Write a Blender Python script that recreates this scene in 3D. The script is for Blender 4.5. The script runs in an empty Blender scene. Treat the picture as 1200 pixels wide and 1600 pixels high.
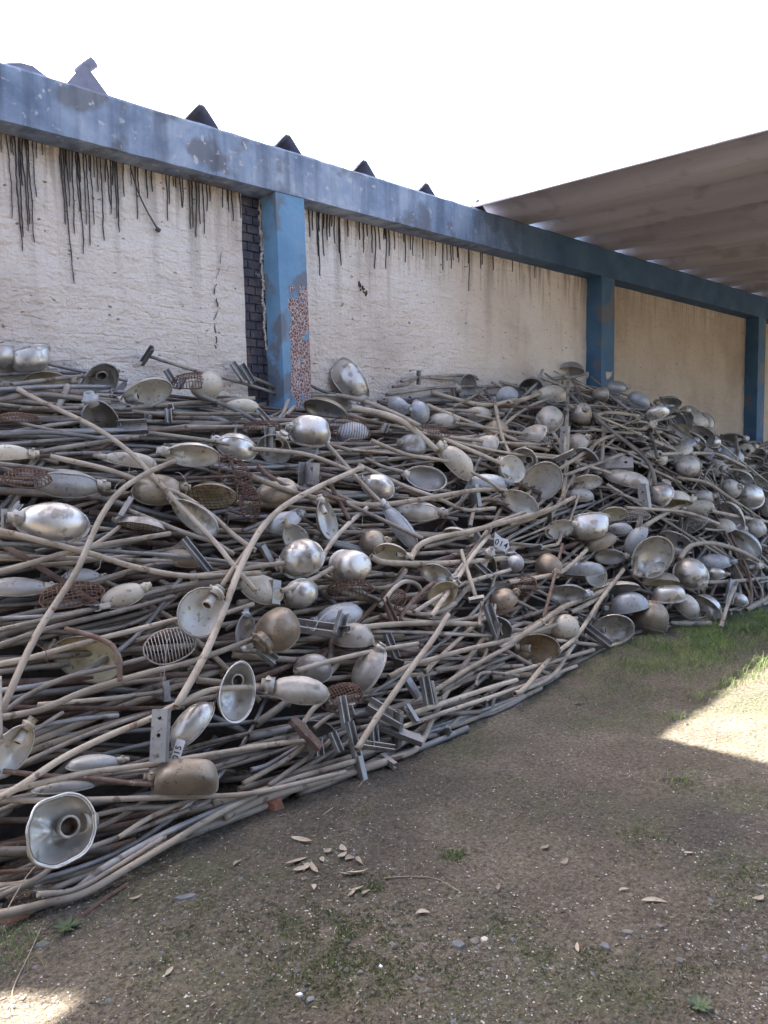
import bpy, bmesh, math, random
from mathutils import Vector, Matrix, noise
R = math.radians
rnd = random.Random(7)
# ------------------------------------------------------------------ camera
sc = bpy.context.scene
F = 1155.0                      # focal length in pixels of the 1200x1600 photo
CAM = Vector((0, 0, 1.6))
yaw = R(90 - 42.2); pitch = math.atan(100 / F); roll = 0.02
f0 = Vector((math.cos(yaw), math.sin(yaw), 0))
r0 = Vector((math.sin(yaw), -math.cos(yaw), 0))
FW = (f0 * math.cos(pitch) - Vector((0, 0, 1)) * math.sin(pitch)).normalized()
u0 = r0.cross(FW)
RT = (r0 * math.cos(roll) - u0 * math.sin(roll)).normalized()
UP = RT.cross(FW)
cd = bpy.data.cameras.new('camera'); cam = bpy.data.objects.new('camera', cd)
sc.collection.objects.link(cam)
cam.matrix_world = Matrix(((RT.x, UP.x, -FW.x, 0), (RT.y, UP.y, -FW.y, 0), (RT.z, UP.z, -FW.z, 1.6), (0, 0, 0, 1)))
cd.sensor_fit = 'VERTICAL'; cd.sensor_height = 36; cd.sensor_width = 27
cd.lens = F / 1600 * 36; cd.clip_start = 0.05; cd.clip_end = 1500
sc.camera = cam
# ------------------------------------------------------------------ light
w = bpy.data.worlds.new('World'); sc.world = w; w.use_nodes = True
nt = w.node_tree; bg = nt.nodes['Background']
sky = nt.nodes.new('ShaderNodeTexSky'); sky.sky_type = 'NISHITA'; sky.sun_disc = False
SUN_EL = R(57.3)
sky.sun_elevation = SUN_EL; sky.sun_rotation = R(2); sky.dust_density = 5; sky.air_density = .9; sky.ozone_density = .6
nt.links.new(sky.outputs[0], bg.inputs[0]); bg.inputs[1].default_value = 0.092
sl = bpy.data.lights.new('sun', 'SUN'); sl.energy = 5.0; sl.angle = R(0.5); sl.color = (1, .93, .82)
so = bpy.data.objects.new('sun', sl); sc.collection.objects.link(so)
sd = Vector((0.03, math.cos(SUN_EL), math.sin(SUN_EL)))      # towards the sun, over the wall
so.rotation_euler = sd.to_track_quat('Z', 'Y').to_euler(); so.location = (0, 30, 40)
sc.view_settings.view_transform = 'Standard'; sc.view_settings.look = 'None'
sc.view_settings.exposure = 3.2; sc.view_settings.gamma = 1
sc.render.resolution_x = 768; sc.render.resolution_y = 1024
sc.render.engine = 'CYCLES'
# ------------------------------------------------------------------ helpers
COL = sc.collection
def tag(o, label=None, cat=None, group=None, kind=None):
    if label: o['label'] = label
    if cat: o['category'] = cat
    if group: o['group'] = group
    if kind: o['kind'] = kind
    return o
class MB:
    def __init__(s): s.v = []; s.f = []; s.m = []; s.sm = []
    def add(s, vs, fs, mi=0, smooth=True):
        b = len(s.v); s.v += [tuple(v) for v in vs]
        for f in fs: s.f.append(tuple(b + i for i in f)); s.m.append(mi); s.sm.append(smooth)
    def box(s, c, size, rot=None, mi=0):
        hx, hy, hz = [k / 2 for k in size]; c = Vector(c)
        vs = [Vector((x, y, z)) for x in (-hx, hx) for y in (-hy, hy) for z in (-hz, hz)]
        if rot: vs = [rot @ v for v in vs]
        s.add([c + v for v in vs], [(0,1,3,2),(4,6,7,5),(0,4,5,1),(2,3,7,6),(0,2,6,4),(1,5,7,3)], mi, False)
    def tube(s, pts, rad, sides=8, mi=0, hollow=True, closed=False, flat=False):
        pts = [Vector(p) for p in pts]; n = len(pts); rads = rad if isinstance(rad, list) else [rad] * n
        T = []
        for i in range(n):
            a = pts[i - 1] if (i > 0 or closed) else pts[i]; b = pts[(i + 1) % n] if (i < n - 1 or closed) else pts[i]
            d = b - a; T.append(d.normalized() if d.length > 1e-9 else Vector((1, 0, 0)))
        N = T[0].orthogonal().normalized(); vs = []
        for i in range(n):
            N = (N - T[i] * N.dot(T[i])).normalized(); B = T[i].cross(N)
            for k in range(sides):
                a = 2 * math.pi * k / sides; vs.append(pts[i] + (N * math.cos(a) + B * math.sin(a)) * rads[i])
            if i == 0: N0, B0 = N.copy(), B.copy()
        fs = []
        for i in range(n if closed else n - 1):
            j = (i + 1) % n
            for k in range(sides):
                k2 = (k + 1) % sides; fs.append((i*sides+k, i*sides+k2, j*sides+k2, j*sides+k))
        if not closed:
            if hollow:
                for (i, sg, NN, BB) in ((0, 1, N0, B0), (n - 1, -1, N, B)):
                    for (rr, dd) in ((.78, 0), (.74, .05)):
                        b = len(vs)
                        for k in range(sides):
                            a = 2*math.pi*k/sides; vs.append(pts[i] + T[i]*sg*dd*1.0 + (NN*math.cos(a)+BB*math.sin(a))*rads[i]*rr)
                    o = i * sides; q = len(vs) - 2 * sides
                    for k in range(sides):
                        k2 = (k+1) % sides
                        fs.append((o+k, q+k, q+k2, o+k2) if i == 0 else (o+k, o+k2, q+k2, q+k))
                        fs.append((q+k, q+sides+k, q+sides+k2, q+k2) if i == 0 else (q+k, q+k2, q+sides+k2, q+sides+k))
                    fs.append(tuple(q+sides+k for k in range(sides)) if i == 0 else tuple(q+sides+sides-1-k for k in range(sides)))
            else:
                fs.append(tuple(sides-1-k for k in range(sides))); fs.append(tuple((n-1)*sides+k for k in range(sides)))
        s.add(vs, fs, mi, not flat)
    def build(s, name, mats, parent=None, loc=None):
        me = bpy.data.meshes.new(name)
        if loc is not None:
            L = Vector(loc); me.from_pydata([tuple(Vector(v) - L) for v in s.v], [], s.f)
        else: me.from_pydata(s.v, [], s.f)
        if not isinstance(mats, (list, tuple)): mats = [mats]
        for m in mats: me.materials.append(m)
        me.polygons.foreach_set('material_index', s.m); me.polygons.foreach_set('use_smooth', s.sm)
        o = bpy.data.objects.new(name, me); COL.objects.link(o)
        if loc is not None: o.location = loc
        if parent: o.parent = parent
        return o
def empty(name, mw=None):
    o = bpy.data.objects.new(name, None); COL.objects.link(o); o.empty_display_size = .1
    if mw is not None: o.matrix_world = mw
    return o
def spline(P, n=6):
    P = [Vector(p) for p in P]
    if len(P) == 2: return [P[0].lerp(P[1], i / n) for i in range(n + 1)]
    Q = [2*P[0]-P[1]] + P + [2*P[-1]-P[-2]]; out = []
    for i in range(1, len(Q) - 2):
        a, b, c, d = Q[i-1:i+3]
        for k in range(n):
            t = k / n
            out.append(.5*((2*b)+(c-a)*t+(2*a-5*b+4*c-d)*t*t+(3*b-a-3*c+d)*t**3))
    out.append(P[-1]); return out
def lerp_table(T, x):
    if x <= T[0][0]: return T[0][1]
    for (a, b), (c, d) in zip(T, T[1:]):
        if x <= c: t = (x-a)/(c-a); t = t*t*(3-2*t); return b+(d-b)*t
    return T[-1][1]
def ray(px, py):
    return (FW + RT * ((px-600)/F) + UP * ((800-py)/F))        # depth 1 along the view axis
def on_plane_y(px, py, Y):
    d = ray(px, py); return CAM + d * (Y / d.y)
def on_ground(px, py, z=0):
    d = ray(px, py); return CAM + d * ((z-1.6) / d.z)
# ------------------------------------------------------------------ materials
def mat(name, cols, rough=.6, metal=0., scale=6., speck=None, bump=.2, bscale=60., vary=.25, rvar=.15, stretch=None, spscale=40, spth=.62, detail=5):
    """cols: 2 or 3 linear colours mixed by noise; speck: (colour, amount) small spots; vary: per-object brightness change"""
    m = bpy.data.materials.new(name); m.use_nodes = True; N = m.node_tree.nodes; L = m.node_tree.links
    b = N['Principled BSDF']; tc = N.new('ShaderNodeTexCoord'); oi = N.new('ShaderNodeObjectInfo')
    mp = N.new('ShaderNodeMapping'); L.new(tc.outputs['Object'], mp.inputs[0])
    if stretch: mp.inputs['Scale'].default_value = stretch
    mul = N.new('ShaderNodeMath'); mul.operation = 'MULTIPLY'; mul.inputs[1].default_value = 37.; L.new(oi.outputs['Random'], mul.inputs[0])
    n1 = N.new('ShaderNodeTexNoise'); n1.noise_dimensions = '4D'; n1.inputs['Scale'].default_value = scale; n1.inputs['Detail'].default_value = detail
    n1.inputs['Roughness'].default_value = .62
    L.new(mp.outputs[0], n1.inputs['Vector']); L.new(mul.outputs[0], n1.inputs['W'])
    cr = N.new('ShaderNodeValToRGB'); L.new(n1.outputs[0], cr.inputs[0]); e = cr.color_ramp.elements
    pos = [.36, .64] if len(cols) == 2 else [.33, .5, .68]
    while len(e) < len(cols): e.new(.5)
    for i, c in enumerate(cols): e[i].position = pos[i]; e[i].color = (*c, 1)
    out = cr.outputs[0]
    if speck:
        n2 = N.new('ShaderNodeTexNoise'); n2.noise_dimensions = '4D'; n2.inputs['Scale'].default_value = spscale; n2.inputs['Detail'].default_value = 3
        L.new(tc.outputs['Object'], n2.inputs['Vector']); L.new(mul.outputs[0], n2.inputs['W'])
        r2 = N.new('ShaderNodeValToRGB'); r2.color_ramp.elements[0].position = spth; r2.color_ramp.elements[1].position = spth+.06
        r2.color_ramp.elements[1].color = (speck[1],)*3+(1,)
        L.new(n2.outputs[0], r2.inputs[0]); mx = N.new('ShaderNodeMixRGB'); L.new(r2.outputs[0], mx.inputs[0]); L.new(out, mx.inputs[1])
        mx.inputs[2].default_value = (*speck[0], 1); out = mx.outputs[0]
    if vary:
        hs = N.new('ShaderNodeHueSaturation'); mr = N.new('ShaderNodeMapRange'); L.new(oi.outputs['Random'], mr.inputs[0])
        mr.inputs[3].default_value = 1-vary; mr.inputs[4].default_value = 1+vary
        L.new(mr.outputs[0], hs.inputs['Value']); L.new(out, hs.inputs['Color']); out = hs.outputs[0]
    L.new(out, b.inputs['Base Color']); b.inputs['Metallic'].default_value = metal
    rr = N.new('ShaderNodeMapRange'); L.new(n1.outputs[0], rr.inputs[0]); rr.inputs[1].default_value = .3; rr.inputs[2].default_value = .7
    rr.inputs[3].default_value = max(.05, rough-rvar); rr.inputs[4].default_value = min(1, rough+rvar); L.new(rr.outputs[0], b.inputs['Roughness'])
    nb = N.new('ShaderNodeTexNoise'); nb.inputs['Scale'].default_value = bscale; nb.inputs['Detail'].default_value = 4; L.new(mp.outputs[0], nb.inputs['Vector'])
    bp = N.new('ShaderNodeBump'); bp.inputs['Strength'].default_value = bump; bp.inputs['Distance'].default_value = .01
    L.new(nb.outputs[0], bp.inputs['Height']); L.new(bp.outputs[0], b.inputs['Normal'])
    m['out'] = 0
    return m
dust = (.30, .25, .20)
M = {}
M['pipe'] = mat('galvanised_pipe', [(.14,.118,.098),(.29,.25,.212),(.43,.378,.32)], .6, .3, 5, ((.12,.075,.055), .85), .3, 90, .36, spth=.60, spscale=16)
M['pipe_blue'] = mat('zinc_pipe', [(.14,.136,.134),(.26,.252,.248),(.37,.36,.35)], .55, .4, 5, ((.12,.085,.07), .8), .25, 90, .36, spth=.62, spscale=18)
M['pipe_tan'] = mat('dusty_pipe', [(.24,.19,.145),(.40,.335,.265),(.50,.43,.35)], .75, .1, 6, ((.15,.095,.065), .8), .3, 90, .22, spth=.62, spscale=22)
M['pipe_rust'] = mat('rusty_pipe', [(.09,.05,.038),(.165,.105,.08),(.25,.19,.155)], .85, .1, 9, ((.30,.25,.21), .7), .5, 70, .2)
M['alu'] = mat('weathered_aluminium', [(.52,.49,.45),(.68,.645,.60),(.78,.745,.69)], .42, .72, 5, ((.33,.28,.225), .7), .2, 30, .16, rvar=.14, spth=.55, spscale=17)
M['alu_dull'] = mat('dull_aluminium', [(.37,.335,.295),(.50,.46,.41),(.60,.555,.495)], .56, .42, 5, ((.27,.22,.175), .7), .25, 45, .2, spth=.55, spscale=15)
M['cream'] = mat('cream_paint', [(.40,.34,.26),(.57,.51,.42),(.66,.61,.52)], .55, .15, 5, ((.20,.15,.11), .7), .2, 50, .15, spth=.6)
M['bluegrey'] = mat('blue_grey_paint', [(.30,.31,.33),(.42,.43,.445),(.54,.545,.555)], .5, .35, 4, ((.24,.20,.17), .7), .2, 50, .15, spth=.6)
M['brown'] = mat('brown_dusty_metal', [(.22,.175,.13),(.34,.28,.215),(.43,.37,.30)], .5, .5, 5, ((.12,.07,.05), .7), .3, 50, .15)
M['grey'] = mat('grey_metal', [(.27,.26,.25),(.37,.355,.34),(.47,.45,.425)], .5, .5, 5, ((.18,.14,.11), .7), .25, 50, .18)
M['white_in'] = mat('white_reflector', [(.50,.47,.42),(.68,.66,.61),(.76,.74,.70)], .42, .25, 6, ((.28,.23,.15), .7), .15, 40, .1, spth=.6)
M['silver_in'] = mat('silver_reflector', [(.52,.50,.47),(.68,.66,.62),(.78,.76,.72)], .42, .65, 5, ((.36,.31,.25), .7), .25, 25, .1, spth=.55, spscale=15)
M['yellow_in'] = mat('stained_reflector', [(.38,.32,.17),(.56,.50,.34),(.64,.60,.46)], .5, .15, 7, ((.22,.17,.08), .7), .2, 40, .1, spth=.6)
M['brown_in'] = mat('rusted_reflector', [(.16,.10,.055),(.28,.20,.12),(.40,.32,.22)], .55, .3, 7, ((.50,.44,.34), .4), .2, 40, .1)
M['rust'] = mat('rusty_wire', [(.09,.04,.03),(.15,.085,.06),(.22,.15,.12)], .85, .15, 20, None, .4, 90, .2)
M['wire'] = mat('grey_wire', [(.34,.31,.28),(.44,.40,.36)], .6, .3, 20, ((.15,.08,.05), .8), .2, 90, .2)
M['ceramic'] = mat('ceramic', [(.50,.46,.40),(.66,.62,.56)], .4, 0, 20, ((.22,.16,.11), .7), .1, 60, .1)
M['brass'] = mat('dark_contact', [(.06,.045,.035),(.12,.09,.06)], .6, .5, 20, None, .1, 60, .1)
M['brk'] = mat('galvanised_bracket', [(.22,.215,.21),(.32,.31,.30),(.42,.40,.38)], .5, .55, 7, ((.16,.10,.07), .75), .2, 60, .2)
M['black'] = mat('black_ink', [(.015,.015,.018),(.02,.02,.025)], .6, 0, 5, None, 0, 5, 0)
M['tagw'] = mat('white_card', [(.72,.74,.78),(.80,.81,.84)], .55, 0, 9, ((.5,.47,.42), .5), .05, 60, 0)
# ------------------------------------------------------------------ the wall
YP, YF = 5.27, 5.05            # panel face, beam and column face
def N_(m, t): return m.node_tree.nodes.new(t)
def wall_mat(nm, cols):
    m = mat(nm, cols, .9, 0, .9, None, .5, 30, 0, detail=8)
    N = m.node_tree.nodes; L = m.node_tree.links; b = N['Principled BSDF']; tc = [n for n in N if n.type == 'TEX_COORD'][0]
    base = b.inputs['Base Color'].links[0].from_socket
    def noise_(scale, det=4, st=(1,1,1)):
        mp = N.new('ShaderNodeMapping'); mp.inputs['Scale'].default_value = st; L.new(tc.outputs['Object'], mp.inputs[0])
        n = N.new('ShaderNodeTexNoise'); n.inputs['Scale'].default_value = scale; n.inputs['Detail'].default_value = det; L.new(mp.outputs[0], n.inputs['Vector']); return n
    def ramp(src, a, c, ca=(0,0,0,1), cb=(1,1,1,1)):
        r = N.new('ShaderNodeValToRGB'); r.color_ramp.elements[0].position = a; r.color_ramp.elements[1].position = c
        r.color_ramp.elements[0].color = ca; r.color_ramp.elements[1].color = cb; L.new(src, r.inputs[0]); return r.outputs[0]
    def mixc(fac, a, col, mode='MIX'):
        x = N.new('ShaderNodeMixRGB'); x.blend_type = mode; L.new(fac, x.inputs[0]); L.new(a, x.inputs[1]); x.inputs[2].default_value = (*col, 1); return x.outputs[0]
    sep = N.new('ShaderNodeSeparateXYZ'); L.new(tc.outputs['Object'], sep.inputs[0])
    # water streaks running down from the beam, fading lower
    st = noise_(5, 5, (1.6, 1, .09)); zf = ramp(sep.outputs['Z'], .0, 1.)
    mr = N.new('ShaderNodeMapRange'); mr.inputs[1].default_value = 2.3; mr.inputs[2].default_value = 3.7; L.new(sep.outputs['Z'], mr.inputs[0])
    mm = N.new('ShaderNodeMath'); mm.operation = 'MULTIPLY'; L.new(ramp(st.outputs[0], .54, .80), mm.inputs[0]); L.new(mr.outputs[0], mm.inputs[1])
    c = mixc(mm.outputs[0], base, (.30,.25,.21))
    st2 = noise_(16, 3, (1.5, 1, .06)); mr2 = N.new('ShaderNodeMapRange'); mr2.inputs[1].default_value = 3.2; mr2.inputs[2].default_value = 3.68; L.new(sep.outputs['Z'], mr2.inputs[0])
    m2 = N.new('ShaderNodeMath'); m2.operation = 'MULTIPLY'; L.new(ramp(st2.outputs[0], .5, .6), m2.inputs[0]); L.new(mr2.outputs[0], m2.inputs[1])
    c = mixc(m2.outputs[0], c, (.34,.27,.23))
    # pock marks and grime
    pk = noise_(22, 2, (.7, 1, 1.3)); c = mixc(ramp(pk.outputs[0], .67, .73), c, (.22,.17,.13))
    pk2 = noise_(2.3, 7); c = mixc(ramp(pk2.outputs[0], .58, .8, cb=(.45,.45,.45,1)), c, (.38,.31,.25))
    L.new(c, b.inputs['Base Color'])
    # relief: brick courses under a thick wash, trowel lumps, pits
    br = N.new('ShaderNodeTexBrick'); mp = N.new('ShaderNodeMapping'); mp.inputs['Rotation'].default_value = (R(-90), 0, 0); L.new(tc.outputs['Object'], mp.inputs[0])
    wob = noise_(3, 3); va = N.new('ShaderNodeVectorMath'); va.operation = 'MULTIPLY_ADD'; L.new(wob.outputs['Color'], va.inputs[0]); va.inputs[1].default_value = (.07,.07,.07)
    L.new(mp.outputs[0], va.inputs[2]); L.new(va.outputs[0], br.inputs['Vector'])
    br.inputs['Scale'].default_value = 1; br.inputs['Brick Width'].default_value = .24; br.inputs['Row Height'].default_value = .085; br.inputs['Mortar Size'].default_value = .012
    br.inputs['Mortar Smooth'].default_value = 1; br.inputs['Color1'].default_value = (1,1,1,1); br.inputs['Color2'].default_value = (.85,.85,.85,1); br.inputs['Mortar'].default_value = (.45,.45,.45,1)
    lum = noise_(11, 6, (.6, 1, 1.2)); big = noise_(42, 5, (.8,1,1))
    a1 = N.new('ShaderNodeMath'); a1.operation = 'MULTIPLY_ADD'; a1.inputs[1].default_value = 2.4; L.new(lum.outputs[0], a1.inputs[0]); L.new(br.outputs[0], a1.inputs[2])
    br.inputs['Mortar'].default_value = (.78,.78,.78,1); a2 = N.new('ShaderNodeMath'); a2.operation = 'MULTIPLY_ADD'; a2.inputs[1].default_value = 1.0; L.new(big.outputs[0], a2.inputs[0]); L.new(a1.outputs[0], a2.inputs[2])
    bp = N.new('ShaderNodeBump'); bp.inputs['Strength'].default_value = 1; bp.inputs['Distance'].default_value = .017
    L.new(a2.outputs[0], bp.inputs['Height']); L.new(bp.outputs[0], b.inputs['Normal'])
    return m
M['wall'] = wall_mat('lumpy_cream_plaster', [(.57,.48,.42),(.73,.645,.575),(.80,.735,.68)])
M['wall_dusty_shaded'] = wall_mat('dusty_shaded_plaster', [(.36,.29,.225),(.48,.395,.315),(.56,.475,.39)])  # dusty tan, darkened further to carry the canopy's shade on the far panels
def paint_mat(name, cols, peel=None):
    m = mat(name, cols, .8, 0, 2.6, ((.15,.145,.155), .75), .6, 25, 0, spscale=3.2, spth=.53, detail=12)
    if peel:
        N = m.node_tree.nodes; L = m.node_tree.links; b = N['Principled BSDF']; tc = [n for n in N if n.type == 'TEX_COORD'][0]
        base = b.inputs['Base Color'].links[0].from_socket
        vo = N.new('ShaderNodeTexVoronoi'); vo.feature = 'DISTANCE_TO_EDGE'; vo.inputs['Scale'].default_value = 42; mp = N.new('ShaderNodeMapping'); mp.inputs['Scale'].default_value = (1.2,1,.8)
        nn = N.new('ShaderNodeTexNoise'); nn.inputs['Scale'].default_value = 14; va = N.new('ShaderNodeVectorMath'); va.operation = 'MULTIPLY_ADD'; va.inputs[1].default_value = (.05,.05,.05)
        L.new(nn.outputs['Color'], va.inputs[0]); L.new(tc.outputs['Object'], va.inputs[2]); L.new(va.outputs[0], mp.inputs[0]); L.new(mp.outputs[0], vo.inputs['Vector'])
        r = N.new('ShaderNodeValToRGB'); r.color_ramp.elements[0].position = .06; r.color_ramp.elements[1].position = .12
        r.color_ramp.elements[0].color = (.50,.43,.42,1); r.color_ramp.elements[1].color = (.17,.075,.06,1); L.new(vo.outputs[0], r.inputs[0])
        # where the blue has come off: right part of the face, below z ~3.1
        sp = N.new('ShaderNodeSeparateXYZ'); L.new(tc.outputs['Object'], sp.inputs[0])
        n3 = N.new('ShaderNodeTexNoise'); n3.inputs['Scale'].default_value = 9; n3.inputs['Detail'].default_value = 5; L.new(tc.outputs['Object'], n3.inputs['Vector'])
        ax = N.new('ShaderNodeMapRange'); ax.inputs[1].default_value = -.10; ax.inputs[2].default_value = -.02; L.new(sp.outputs['X'], ax.inputs[0])
        az = N.new('ShaderNodeMapRange'); az.inputs[1].default_value = 3.35; az.inputs[2].default_value = 2.7; L.new(sp.outputs['Z'], az.inputs[0])
        mu = N.new('ShaderNodeMath'); mu.operation = 'MULTIPLY'; L.new(ax.outputs[0], mu.inputs[0]); L.new(az.outputs[0], mu.inputs[1])
        ad = N.new('ShaderNodeMath'); ad.operation = 'ADD'; n3m = N.new('ShaderNodeMath'); n3m.operation = 'MULTIPLY'; n3m.inputs[1].default_value = 2.; L.new(n3.outputs[0], n3m.inputs[0]); L.new(mu.outputs[0], ad.inputs[0]); L.new(n3m.outputs[0], ad.inputs[1])
        rf = N.new('ShaderNodeValToRGB'); rf.color_ramp.elements[0].position = .86; rf.color_ramp.elements[1].position = .875; 
        sb = N.new('ShaderNodeMath'); sb.operation='MULTIPLY'; sb.inputs[1].default_value=.5; L.new(ad.outputs[0], sb.inputs[0]); L.new(sb.outputs[0], rf.inputs[0])
        mx = N.new('ShaderNodeMixRGB'); L.new(rf.outputs[0], mx.inputs[0]); L.new(base, mx.inputs[1]); L.new(r.outputs[0], mx.inputs[2]); L.new(mx.outputs[0], b.inputs['Base Color'])
    return m
M['beam'] = paint_mat('faded_blue_paint_with_shade', [(.13,.18,.27),(.25,.31,.42),(.42,.47,.55)])
def shade_under_roof(m):
    """canopy shade painted into the beam as deep blue (x > 6 m), chalky and flaking elsewhere"""
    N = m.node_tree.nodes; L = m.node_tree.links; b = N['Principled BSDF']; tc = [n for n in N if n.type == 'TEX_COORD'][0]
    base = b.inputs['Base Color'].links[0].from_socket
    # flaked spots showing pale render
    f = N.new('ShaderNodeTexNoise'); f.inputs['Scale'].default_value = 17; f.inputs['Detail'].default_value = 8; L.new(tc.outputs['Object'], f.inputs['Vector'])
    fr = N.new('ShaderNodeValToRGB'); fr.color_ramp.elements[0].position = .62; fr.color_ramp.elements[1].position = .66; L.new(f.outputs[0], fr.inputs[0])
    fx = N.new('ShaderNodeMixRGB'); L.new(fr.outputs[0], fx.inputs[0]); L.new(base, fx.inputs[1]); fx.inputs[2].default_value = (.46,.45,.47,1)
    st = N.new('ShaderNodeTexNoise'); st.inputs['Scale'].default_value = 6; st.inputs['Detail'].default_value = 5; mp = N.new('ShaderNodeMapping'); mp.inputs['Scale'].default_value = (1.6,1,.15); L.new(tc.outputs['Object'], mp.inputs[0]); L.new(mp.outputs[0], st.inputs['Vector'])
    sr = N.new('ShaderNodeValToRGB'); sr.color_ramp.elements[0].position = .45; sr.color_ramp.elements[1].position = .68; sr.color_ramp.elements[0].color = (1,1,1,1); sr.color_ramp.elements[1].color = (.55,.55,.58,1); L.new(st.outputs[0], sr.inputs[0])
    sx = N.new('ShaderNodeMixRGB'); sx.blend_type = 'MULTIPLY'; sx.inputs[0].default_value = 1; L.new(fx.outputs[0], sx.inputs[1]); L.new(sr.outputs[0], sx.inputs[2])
    sp = N.new('ShaderNodeSeparateXYZ'); L.new(tc.outputs['Object'], sp.inputs[0]); mr = N.new('ShaderNodeMapRange'); mr.inputs[1].default_value = 4.6; mr.inputs[2].default_value = 7.4; L.new(sp.outputs['X'], mr.inputs[0])  # canopy shade painted along the beam as a blend to darker blue
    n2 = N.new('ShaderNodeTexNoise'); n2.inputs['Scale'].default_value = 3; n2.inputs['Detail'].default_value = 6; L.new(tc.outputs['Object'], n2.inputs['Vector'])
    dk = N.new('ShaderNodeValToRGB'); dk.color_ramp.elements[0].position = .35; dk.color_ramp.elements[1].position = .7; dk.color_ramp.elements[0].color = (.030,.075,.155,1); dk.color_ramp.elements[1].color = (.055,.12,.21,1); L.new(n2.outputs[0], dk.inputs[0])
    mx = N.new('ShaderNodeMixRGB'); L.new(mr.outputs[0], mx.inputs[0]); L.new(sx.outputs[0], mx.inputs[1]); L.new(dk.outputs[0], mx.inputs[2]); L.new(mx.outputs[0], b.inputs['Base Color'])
shade_under_roof(M['beam'])
M['colblue'] = paint_mat('blue_column_paint', [(.035,.095,.18),(.055,.13,.23),(.085,.165,.265)])
M['colpeel'] = paint_mat('peeling_blue_paint', [(.11,.235,.385),(.15,.295,.45),(.20,.33,.48)], True)
M['tar'] = mat('black_tar', [(.03,.026,.026),(.075,.065,.06)], .6, 0, 20, None, .3, 60, 0)
M['brickdark'] = mat('sooty_brick', [(.04,.043,.065),(.07,.068,.09),(.15,.115,.11)], .9, 0, 14, ((.35,.33,.33), .7), .5, 40, 0, spth=.66, spscale=9)
M['fibre'] = mat('fibre_cement_sheet', [(.34,.305,.335),(.42,.385,.415),(.50,.46,.49)], .85, 0, 1.4, ((.20,.165,.17), .35), .3, 50, .10, stretch=(2.2,.25,1), spscale=2.5, spth=.56, detail=8)
M['fibredark'] = mat('dark_fibre_cement', [(.18,.18,.24),(.25,.25,.32),(.33,.325,.38)], .9, 0, 5, None, .3, 50, .1)

wall = empty('boundary_wall', Matrix.Translation((0, YP, 0)))
tag(wall, 'cream plastered wall with blue beam and columns behind the scrap heap', 'wall')
def wpart(name, mb, m, loc):
    o = mb.build(name, m, None, loc); o.parent = wall; o.matrix_parent_inverse = wall.matrix_world.inverted(); return o
wall.matrix_world = Matrix.Translation((0, YP, 0))
bpy.context.view_layer.update()
ZB, ZT = 3.655, 4.005
# beam with a slightly worn upper arris
def ragged_bar(x0, x1, y0, y1, z0, z1, seed, step=.06, amp=.006):
    mb = MB(); n = int((x1-x0)/step); vs = []; rg = random.Random(seed)
    for i in range(n+1):
        x = x0+(x1-x0)*i/n; j = lambda a=1: (noise.noise(Vector((x*7+seed, a*5.3, seed)))*amp + rg.uniform(-1,1)*amp*.35)
        vs += [(x,y1,z0),(x,y0+j(1)*.3,z0+j(2)*.5),(x,y0+j(3)*.3,z1-.02+j(4)*.5),(x,y0+.018,z1+j(5)),(x,y1,z1+j(6))]
    fs = []
    for i in range(n):
        for k in range(5): a = i*5+k; b = i*5+(k+1)%5; fs.append((a,b,b+5,a+5))
    fs += [(4,3,2,1,0), tuple(n*5+k for k in range(5))]
    mb.add(vs, fs, 0, False); return mb
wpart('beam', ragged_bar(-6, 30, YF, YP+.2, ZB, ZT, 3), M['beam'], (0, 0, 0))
cols = [(-1.46,-1.16),(3.51,3.79),(8.28,8.58),(13.12,13.42),(17.95,18.25),(22.8,23.1)]
for i, (a, b) in enumerate(cols):
    mb = MB(); n = 24; vs = []
    lean = .03 if i == 1 else 0
    for k in range(n+1):
        z = (ZB-.001)*k/n; s = -lean*(z-2)/2; j = lambda q: noise.noise(Vector((q*3.1+i, z*6, i*1.7)))*.006
        vs += [(a+s+j(1),YP+.1,z),(a+s+j(1),YF+.006,z),(b+s+j(2),YF+.006,z),(b+s+j(2),YP+.1,z)]
    mb.add(vs, [(k*4+q, k*4+(q+1)%4, k*4+4+(q+1)%4, k*4+4+q) for k in range(n) for q in range(4)], 0, False)
    o = wpart('column', mb, M['colpeel' if i == 1 else 'colblue'], ((a+b)/2+(-.02 if i == 1 else 0), 0, 0))
    if i == 1: o['label'] = 'blue column with red and white crackled paint where the blue peeled off'
def panel(x0, x1):
    mb = MB(); nx = int((x1-x0)/.045); nz = int(ZB/.045); vs = []
    for k in range(nz+1):
        for i in range(nx+1):
            x = x0+(x1-x0)*i/nx; z = ZB*k/nz+.004
            vs.append((x, YP+noise.fractal(Vector((x*2.2,z*3.2,1)),1,2,4)*.012+noise.noise(Vector((x*13,z*16,4)))*.004, z))
    mb.add(vs, [(k*(nx+1)+i, k*(nx+1)+i+1, (k+1)*(nx+1)+i+1, (k+1)*(nx+1)+i) for k in range(nz) for i in range(nx)])
    return wpart('plaster_panel', mb, M['wall' if x0 < 8.4 else 'wall_dusty_shaded'], (0,0,0))
panel(-1.17, 3.30); panel(3.78, 8.29); panel(8.57, 13.13); panel(13.41, 17.96); panel(18.24, 22.81)
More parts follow.
